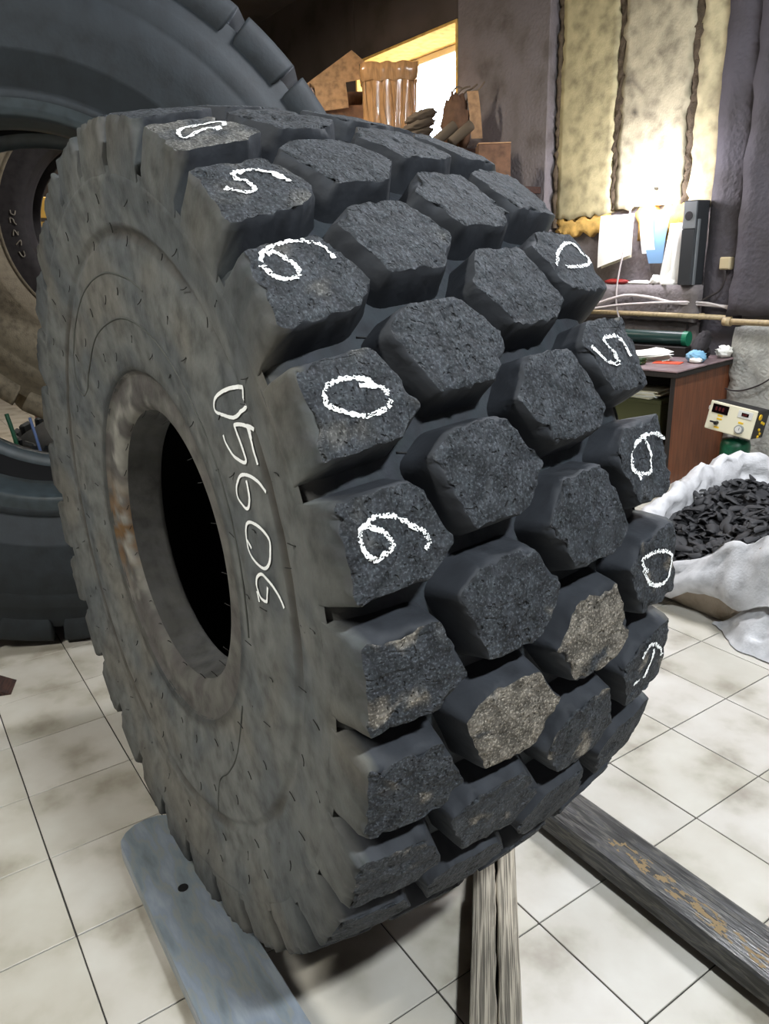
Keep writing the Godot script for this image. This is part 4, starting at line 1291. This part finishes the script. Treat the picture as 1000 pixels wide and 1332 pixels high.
func control_unit() -> void:
	var post := thing("green_cylinder", "green painted gas cylinder under the control unit beside the desk", "cylinder", Vector3(4.98, 0, -2.98))
	part(post, "cylinder_body", spin_y([Vector2(0.0, 0.002), Vector2(0.085, 0.002), Vector2(0.10, 0.015), Vector2(0.10, 0.33), Vector2(0.09, 0.37), Vector2(0.0, 0.385)], 40), mats["green_paint"])
	part(post, "valve", spin_y([Vector2(0.0, 0.0), Vector2(0.02, 0.0), Vector2(0.02, 0.04), Vector2(0.0, 0.045)], 16), mats["grey_metal"], Vector3(0, 0.375, 0))
	var t := thing("control_unit", "cream and black control unit with a dial, knob and red displays on the green cylinder", "control box", Vector3(4.86, 0.432, -2.98))
	# local +z is the front
	t.rotation = Vector3(-0.10, -1.42, -0.13)
	var w := 0.33
	var h := 0.20
	part(t, "case", bevel_box(Vector3(w, h, 0.20), 0.008), mats["black_paint"], Vector3(0, h * 0.5, -0.10))
	part(t, "front_panel", bevel_box(Vector3(w, h, 0.012), 0.005), mats["cream_panel"], Vector3(0, h * 0.5, 0.006))
	var big := part(t, "display", bevel_box(Vector3(0.115, 0.062, 0.006), 0.002), mats["display"], Vector3(-0.085, 0.152, 0.014))
	for k in 3:
		part(big, "digit", bevel_box(Vector3(0.014, 0.026, 0.001), 0.0003), mats["digit_red"], Vector3(-0.028 + 0.024 * k, 0.0, 0.0034))
	part(t, "display_frame", bevel_box(Vector3(0.10, 0.052, 0.005), 0.002), mats["dial_white"], Vector3(0.09, 0.155, 0.014))
	var sm := part(t, "display", bevel_box(Vector3(0.05, 0.024, 0.005), 0.002), mats["display"], Vector3(0.09, 0.155, 0.017))
	part(sm, "digit", bevel_box(Vector3(0.03, 0.012, 0.001), 0.0003), mats["digit_red"], Vector3(0, 0, 0.0028))
	for q in [Vector2(-0.075, 0.108), Vector2(-0.075, 0.085), Vector2(-0.08, 0.025), Vector2(0.075, 0.095)]:
		part(t, "yellow_label", bevel_box(Vector3(0.036, 0.012, 0.002), 0.0005), mats["yellow_mark"], Vector3(q.x, q.y, 0.0125))
	var kb := CylinderMesh.new()
	kb.top_radius = 0.012
	kb.bottom_radius = 0.014
	kb.height = 0.03
	part(t, "knob", kb, mats["black_paint"], Vector3(-0.085, 0.055, 0.026)).rotation.x = PI / 2
	part(t, "lever", bevel_box(Vector3(0.045, 0.012, 0.012), 0.003), mats["black_paint"], Vector3(-0.105, 0.060, 0.034))
	var dial := CylinderMesh.new()
	dial.top_radius = 0.029
	dial.bottom_radius = 0.031
	dial.height = 0.02
	var dl := part(t, "gauge", dial, mats["grey_metal"], Vector3(0.078, 0.052, 0.02))
	dl.rotation.x = PI / 2
	var face := CylinderMesh.new()
	face.top_radius = 0.023
	face.bottom_radius = 0.023
	face.height = 0.003
	part(dl, "gauge_face", face, mats["dial_white"], Vector3(0, 0.0105, 0))
	part(dl, "gauge_needle", bevel_box(Vector3(0.003, 0.002, 0.02), 0.0004), mats["black_paint"], Vector3(0.004, 0.0125, -0.004))
	# the black side with yellow fittings
	for q in [Vector3(0.165, 0.155, -0.05), Vector3(0.165, 0.115, -0.10), Vector3(0.165, 0.105, -0.14), Vector3(0.165, 0.065, -0.09), Vector3(0.165, 0.035, -0.12), Vector3(0.165, 0.015, -0.10)]:
		var f := CylinderMesh.new()
		f.top_radius = 0.010 if q.z < -0.06 else 0.02
		f.bottom_radius = f.top_radius
		f.height = 0.016
		part(t, "brass_fitting", f, mats["yellow_mark"], q).rotation.z = PI / 2
	part(t, "side_bracket", bevel_box(Vector3(0.03, 0.03, 0.02), 0.004), mats["dial_white"], Vector3(-0.175, 0.14, -0.04))

# ------------------------------------------------------------------ on the right wall
func wall_things() -> void:
	var lamp := thing("work_lamp", "glaring white lamp fixed to the yellow foam wall", "lamp", Vector3(5.56, 2.125, -4.425))
	var em := StandardMaterial3D.new()
	em.resource_name = "bulb_glow"
	em.emission_enabled = true
	em.emission = Color(1.0, 0.98, 1.0)
	em.emission_energy_multiplier = 30.0
	var bulb := SphereMesh.new()
	bulb.radius = 0.11
	bulb.height = 0.22
	part(lamp, "bulb", bulb, em)
	part(lamp, "lamp_arm", tube([Vector3(0.07, 0.02, 0), Vector3(0.15, 0.03, 0), Vector3(0.24, 0.03, 0)], 0.014), mats["dark_grey_metal"])
	part(lamp, "wall_plate", bevel_box(Vector3(0.02, 0.09, 0.08), 0.004), mats["socket_cream"], Vector3(0.23, 0.03, 0))
	var l := OmniLight3D.new()
	l.name = "bulb_light"
	l.light_color = Color(0.97, 0.95, 1.0)
	l.light_energy = 1.15
	l.light_size = 0.1
	l.omni_range = 30.0
	l.omni_attenuation = 2.0
	l.shadow_enabled = true
	lamp.add_child(l)
	var cord := part(self, "lamp_cord", tube(smooth_path([Vector3(5.62, 2.05, -4.55), Vector3(5.60, 1.7, -4.58), Vector3(5.59, 1.40, -4.62), Vector3(5.59, 1.2, -4.61), Vector3(5.60, 1.05, -4.55), Vector3(5.66, 0.92, -4.5)]), 0.007), mats["cable_white"])
	tag(cord, "thin white cord hanging straight down from the wall lamp", "cord")
	# papers hung in the niche
	var p1 := thing("hung_paper", "white sheet of paper hanging crooked below the glaring lamp", "paper", Vector3(5.70, 1.97, -4.76))
	part(p1, "sheet", grid(10, 8, func(i: int, j: int):
		var f := i / 10.0
		var z := (j / 8.0 - 0.5) * 0.36
		return Vector3(-0.02 * sin(f * 2.0) + 0.008 * sin(z * 14.0), -f * (0.44 - 0.30 * (z + 0.18)) , z - 0.04 * f + 0.05 * f)), mats["paper"])
	part(p1, "second_sheet", grid(6, 6, func(i: int, j: int):
		var f := i / 6.0
		var z := (j / 6.0 - 0.5) * 0.33
		return Vector3(0.02 - 0.01 * sin(f * 2.0), -0.01 - f * (0.44 - 0.28 * (z + 0.17)), z + 0.01 * f)), mats["cream_panel"])
	var p2 := thing("torn_print", "torn blue and white printed sheet hanging right of the lamp", "paper", Vector3(5.70, 1.98, -4.36))
	part(p2, "sheet", grid(10, 6, func(i: int, j: int):
		var f := i / 10.0
		var z := (j / 6.0 - 0.5) * (0.30 - 0.16 * f)
		return Vector3(-0.015 * sin(f * 3.0), -0.42 * f, z + 0.04 * f)), mats["blue_print"])
	part(p2, "white_margin", grid(10, 3, func(i: int, j: int):
		var f := i / 10.0
		return Vector3(-0.006 - 0.015 * sin(f * 3.0), -0.34 * f, -0.15 + 0.05 * f + j * 0.045)), mats["paper"])
	var p3 := thing("plastic_sheet", "white plastic sheet hanging in the niche beside the grey cabinet", "sheet", Vector3(5.70, 1.87, -4.12))
	part(p3, "film", grid(14, 10, func(i: int, j: int):
		var f := i / 14.0
		var z := (j / 10.0 - 0.5) * (0.14 + 0.10 * f)
		return Vector3(-0.03 * sin(j * 1.3 + f * 2.0) * f - 0.02, -0.46 * f, z)), mats["paper"])
	var cb := thing("wall_cabinet", "tall narrow grey metal cabinet with a round dark hole at the right of the niche", "cabinet", Vector3(5.68, 1.388, -3.955))
	part(cb, "cabinet_body", bevel_box(Vector3(0.16, 0.64, 0.12), 0.005), mats["dark_grey_metal"], Vector3(0, 0.32, 0))
	part(cb, "face_plate", bevel_box(Vector3(0.012, 0.20, 0.115), 0.003), mats["grey_metal"], Vector3(-0.083, 0.53, -0.002))
	part(cb, "face_plate", bevel_box(Vector3(0.010, 0.42, 0.115), 0.003), mats["dark_grey_metal"], Vector3(-0.083, 0.215, -0.002))
	var hl := CylinderMesh.new()
	hl.top_radius = 0.034
	hl.bottom_radius = 0.034
	hl.height = 0.006
	part(cb, "round_hole", hl, mats["black_paint"], Vector3(-0.089, 0.525, -0.005)).rotation.z = PI / 2
	part(cb, "side_rail", bevel_box(Vector3(0.03, 0.50, 0.012), 0.003), mats["grey_metal"], Vector3(-0.05, 0.25, 0.064))
	# litter on the sill
	var names := [["scrap_stick", "dark wooden stick lying on the niche sill at its left end", "stick", "cable_dark", Vector3(0.03, 0.02, 0.34), -5.05], ["red_scrap", "dull red scrap lying on the niche sill beside the dark stick", "scrap", "red_paint", Vector3(0.05, 0.04, 0.24), -4.72], ["white_scrap", "flat white scrap lying on the niche sill right of the red scrap", "scrap", "paper", Vector3(0.06, 0.03, 0.24), -4.46]]
	for q in names:
		var o := thing(q[0], q[1], q[2], Vector3(5.70, 1.388, q[5]), 0.1)
		part(o, "piece", crumple(q[4] * Vector3(0.8, 0.6, 0.5), q[5], 0.2), mats[q[3]], Vector3(0, q[4].y * 0.5, 0))
	var wl := thing("white_lump", "small round white lump of crumpled paper on the niche sill", "paper", Vector3(5.70, 1.388, -4.30))
	part(wl, "ball", crumple(Vector3(0.04, 0.04, 0.04), 31.0, 0.4), mats["paper"], Vector3(0, 0.035, 0))
	var wc := thing("white_cone", "white crumpled paper cone on the niche sill beside the small lump", "paper", Vector3(5.70, 1.388, -4.16))
	part(wc, "cone", spin_y([Vector2(0.0, 0.12), Vector2(0.03, 0.08), Vector2(0.075, 0.02), Vector2(0.08, 0.0), Vector2(0.0, 0.0)], 14), mats["paper"])
	# cables, pipes, socket
	var c1 := part(self, "wall_cable", tube(smooth_path([Vector3(5.60, 1.16, -5.2), Vector3(5.59, 1.19, -4.95), Vector3(5.59, 1.26, -4.7), Vector3(5.59, 1.30, -4.5), Vector3(5.59, 1.285, -4.25), Vector3(5.60, 1.25, -4.05), Vector3(5.68, 1.235, -3.8), Vector3(5.69, 1.22, -3.55)]), 0.013), mats["cable_white"])
	tag(c1, "upper of two pale cables looping along the concrete sill beam", "cable")
	var c2 := part(self, "wall_cable", tube(smooth_path([Vector3(5.59, 1.15, -5.2), Vector3(5.58, 1.175, -4.9), Vector3(5.58, 1.215, -4.6), Vector3(5.58, 1.235, -4.35), Vector3(5.58, 1.25, -4.1), Vector3(5.67, 1.25, -3.8), Vector3(5.69, 1.20, -3.55)]), 0.010), mats["cable_white"])
	tag(c2, "lower and thinner of two pale cables along the concrete sill beam", "cable")
	var pi1 := thing("wall_pipe", "long cream pipe running along the wall below the pale cables", "pipe", Vector3(5.66, 1.145, -4.5))
	part(pi1, "pipe_run", tube([Vector3(-0.03, 0, -1.15), Vector3(-0.03, 0, 0.97)], 0.021, 12), mats["pipe_cream"])
	for z in [-0.7, 0.1, 0.7]:
		part(pi1, "pipe_clip", bevel_box(Vector3(0.06, 0.05, 0.02), 0.004), mats["pipe_cream"], Vector3(-0.01, 0, z))
	var pi2 := thing("wall_pipe", "short cream pipe end sticking out across the concrete pillar at the right edge", "pipe", Vector3(5.54, 1.125, -3.0))
	part(pi2, "pipe_run", tube([Vector3(0, 0.0, -0.50), Vector3(0, 0.01, 0.6)], 0.024, 12), mats["pipe_cream"])
	part(pi2, "end_collar", tube([Vector3(0, 0, -0.53), Vector3(0, 0, -0.47)], 0.034, 14), mats["pipe_cream"])
	part(pi2, "pipe_clip", bevel_box(Vector3(0.10, 0.06, 0.03), 0.004), mats["pipe_cream"], Vector3(0.04, 0.0, 0.2))
	var sk := thing("wall_socket", "cream wall socket on the dark pilaster right of the grey cabinet", "socket", Vector3(5.70, 1.50, -3.66))
	part(sk, "socket_box", bevel_box(Vector3(0.06, 0.095, 0.095), 0.008), mats["socket_cream"], Vector3(0, 0.05, 0))
	part(sk, "socket_cover", bevel_box(Vector3(0.01, 0.08, 0.08), 0.004), mats["socket_cream"], Vector3(-0.033, 0.05, 0))
	var sc := part(self, "socket_cable", tube(smooth_path([Vector3(5.68, 1.50, -3.655), Vector3(5.675, 1.42, -3.65), Vector3(5.675, 1.34, -3.69), Vector3(5.67, 1.27, -3.82), Vector3(5.67, 1.18, -3.92), Vector3(5.68, 0.95, -3.95)]), 0.008), mats["cable_dark"])
	tag(sc, "dark cable drooping down from the cream wall socket", "cable")
	var pc := part(self, "pillar_cable", tube(smooth_path([Vector3(5.58, 0.62, -3.52), Vector3(5.57, 0.60, -3.42), Vector3(5.57, 0.62, -3.3), Vector3(5.57, 0.70, -3.15), Vector3(5.57, 0.85, -3.0), Vector3(5.57, 1.05, -2.9)]), 0.006), mats["cable_dark"])
	tag(pc, "thin dark cable curving up across the pale plaster pillar foot", "cable")

# ------------------------------------------------------------------ boxes by the window
func window_things() -> void:
	var rk := thing("storage_rack", "rough timber rack below the window carrying the cardboard boxes", "rack", Vector3(5.2, 0, -8.3))
	var B := 2.65
	box_between(rk, "deck", Vector3(-0.45, B - 0.06, -2.3), Vector3(0.46, B, 2.15), mats["brown_wood"], 0.006)
	for q in [Vector2(-0.38, -2.2), Vector2(-0.38, 2.05), Vector2(0.39, -2.2), Vector2(0.39, 2.05)]:
		box_between(rk, "post", Vector3(q.x - 0.05, 0, q.y - 0.05), Vector3(q.x + 0.05, B - 0.06, q.y + 0.05), mats["brown_wood"], 0.006)
	var ya := -0.6
	var wb := thing("wrapped_box", "cardboard box wrapped in shiny clear film standing in front of the window", "box", Vector3(5.20, B, -7.50), ya)
	part(wb, "carton", grid(12, 60, func(i: int, j: int):
		var f := i / 12.0
		var a: float = TAU * j / 60.0
		var k := pow(pow(absf(cos(a)), 10.0) + pow(absf(sin(a)), 10.0), -1.0 / 10.0)
		var wv := 0.006 * sin(j * 1.9 + f * 2.0) + 0.005 * sin(j * 3.7 - f * 5.0)
		return Vector3(cos(a) * k * (0.285 + wv), 0.80 * f, sin(a) * k * (0.24 + wv)), null, true), mats["stretch_film"])
	part(wb, "film_collar", grid(5, 60, func(i: int, j: int):
		var a: float = TAU * j / 60.0
		var k := pow(pow(absf(cos(a)), 10.0) + pow(absf(sin(a)), 10.0), -1.0 / 10.0)
		var r: float = [0.292, 0.305, 0.315, 0.31, 0.2, 0.0][i] + 0.006 * sin(j * 2.6)
		return Vector3(cos(a) * k * r, [0.78, 0.80, 0.88, 0.945, 0.955, 0.95][i] + 0.010 * sin(j * 1.3), sin(a) * k * r * 0.85), null, true), mats["stretch_film"])
	for k in 9:
		var x := -0.26 + 0.065 * k
		part(wb, "film_fold", tube(smooth_path([Vector3(x, 0.78, 0.243), Vector3(x + 0.02 * sin(k * 2.0), 0.55, 0.247), Vector3(x + 0.035, 0.3, 0.246), Vector3(x + 0.05 + 0.02 * sin(k * 1.3), 0.04, 0.243)], 4), 0.0032, 6), mats["stretch_film"])
	var ob := thing("open_carton", "large open cardboard carton with raised pale flap left of the wrapped box", "box", Vector3(5.20, B, -8.52), ya)
	var cbm: Material = mats["cardboard"]
	var dkm: Material = mats["cardboard_dark"]
	box_between(ob, "carton_side", Vector3(-0.32, 0.0, 0.26), Vector3(0.32, 0.70, 0.272), dkm, 0.003)
	box_between(ob, "carton_side", Vector3(-0.32, 0.0, -0.272), Vector3(0.32, 0.94, -0.26), dkm, 0.003)
	box_between(ob, "carton_side", Vector3(-0.332, 0.0, -0.272), Vector3(-0.32, 0.94, 0.272), dkm, 0.003)
	box_between(ob, "carton_side", Vector3(0.32, 0.0, -0.272), Vector3(0.332, 0.94, 0.272), dkm, 0.003)
	box_between(ob, "carton_base", Vector3(-0.32, 0.0, -0.26), Vector3(0.32, 0.012, 0.26), cbm, 0.003)
	var fl2 := part(ob, "front_flap", bevel_box(Vector3(0.36, 0.30, 0.012), 0.003), cbm, Vector3(-0.085, 0.80, 0.30))
	fl2.rotation = Vector3(-0.12, 0, 0.10)
	var pent := [Vector2(-0.40, 0.93), Vector2(0.16, 1.27), Vector2(0.33, 1.13), Vector2(0.30, 0.98), Vector2(-0.28, 0.90)]
	var gable := part(ob, "top_flap", plate(pent.map(func(p: Vector2): return Vector2(p.x, -p.y)), -0.006, 0.006, 0.002), cbm, Vector3(0, 0.0, 0.20))
	gable.rotation.x = PI / 2
	var b3 := thing("small_carton", "plain cardboard carton at the left end of the rack near the giant tyre", "box", Vector3(5.12, B, -9.42), ya)
	part(b3, "carton", bevel_box(Vector3(0.5, 0.86, 0.42), 0.006), cbm, Vector3(0, 0.43, 0))
	part(b3, "tape", bevel_box(Vector3(0.05, 0.002, 0.43), 0.0005), mats["paper"], Vector3(0, 0.8615, 0))
	var gb := thing("rag_bundle", "grey-brown folded cloth stacked right beside the wrapped box", "cloth", Vector3(5.05, B, -6.90), ya)
	for k in 4:
		var o := part(gb, "folded_cloth", crumple(Vector3(0.20 - 0.015 * k, 0.055, 0.13), 41.0 + k, 0.25), mats["grey_cloth"], Vector3(0.03 * k, 0.115 + 0.085 * k, 0))
		o.rotation.z = 0.30
	var pl := thing("paper_bag", "torn brown paper sack with ragged strips sticking up against the window light", "sack", Vector3(5.34, B, -6.52), ya)
	part(pl, "bag_body", crumple(Vector3(0.13, 0.26, 0.12), 51.0, 0.35), dkm, Vector3(-0.02, 0.26, 0))
	part(pl, "pale_flap", grid(8, 4, func(i: int, j: int):
		var f := i / 8.0
		return Vector3(0.08 + 0.05 * f + j * 0.028, 0.55 - 0.42 * f, 0.06 + 0.03 * sin(f * 4.0))), mats["cardboard"])
	for k in 4:
		part(pl, "torn_strip", tube(smooth_path([Vector3(-0.08 + 0.05 * k, 0.44, 0), Vector3(-0.06 + 0.06 * k, 0.54, 0.02), Vector3(-0.01 + 0.07 * k, 0.60 - 0.01 * k, 0.0), Vector3(0.05 + 0.07 * k, 0.58 + 0.02 * k, 0.0)], 4), 0.009, 5), mats["grey_cloth"])
	var rl := thing("cloth_roll", "dull brown rolled felt lying aslant at the right end of the rack", "roll", Vector3(5.05, B, -6.28), ya)
	for k in 2:
		part(rl, "roll", tube([Vector3(-0.16 + 0.16 * k, 0.05, 0.05), Vector3(-0.06 + 0.16 * k, 0.13, 0.0), Vector3(0.04 + 0.16 * k, 0.21, -0.05)], 0.05, 14), mats["grey_cloth"])
	var lb := thing("low_carton", "low brown carton beyond the tyre's shoulder below the rolled felt", "box", Vector3(5.22, 2.28, -5.86), ya)
	part(lb, "carton", bevel_box(Vector3(0.30, 0.36, 0.24), 0.006), dkm, Vector3(0, 0.18, 0))
	part(lb, "carton_flap", bevel_box(Vector3(0.30, 0.01, 0.14), 0.002), cbm, Vector3(0, 0.365, 0.05))
	var sh := thing("wall_shelf", "timber shelf bracketed to the wall under the low brown carton", "shelf", Vector3(5.3, 2.22, -5.88))
	box_between(sh, "board", Vector3(-0.28, 0, -0.18), Vector3(0.40, 0.06, 0.18), mats["brown_wood"], 0.004)
	for z in [-0.14, 0.14]:
		part(sh, "bracket", tube([Vector3(0.39, -0.3, z), Vector3(-0.15, 0.0, z)], 0.015), mats["dark_grey_metal"])
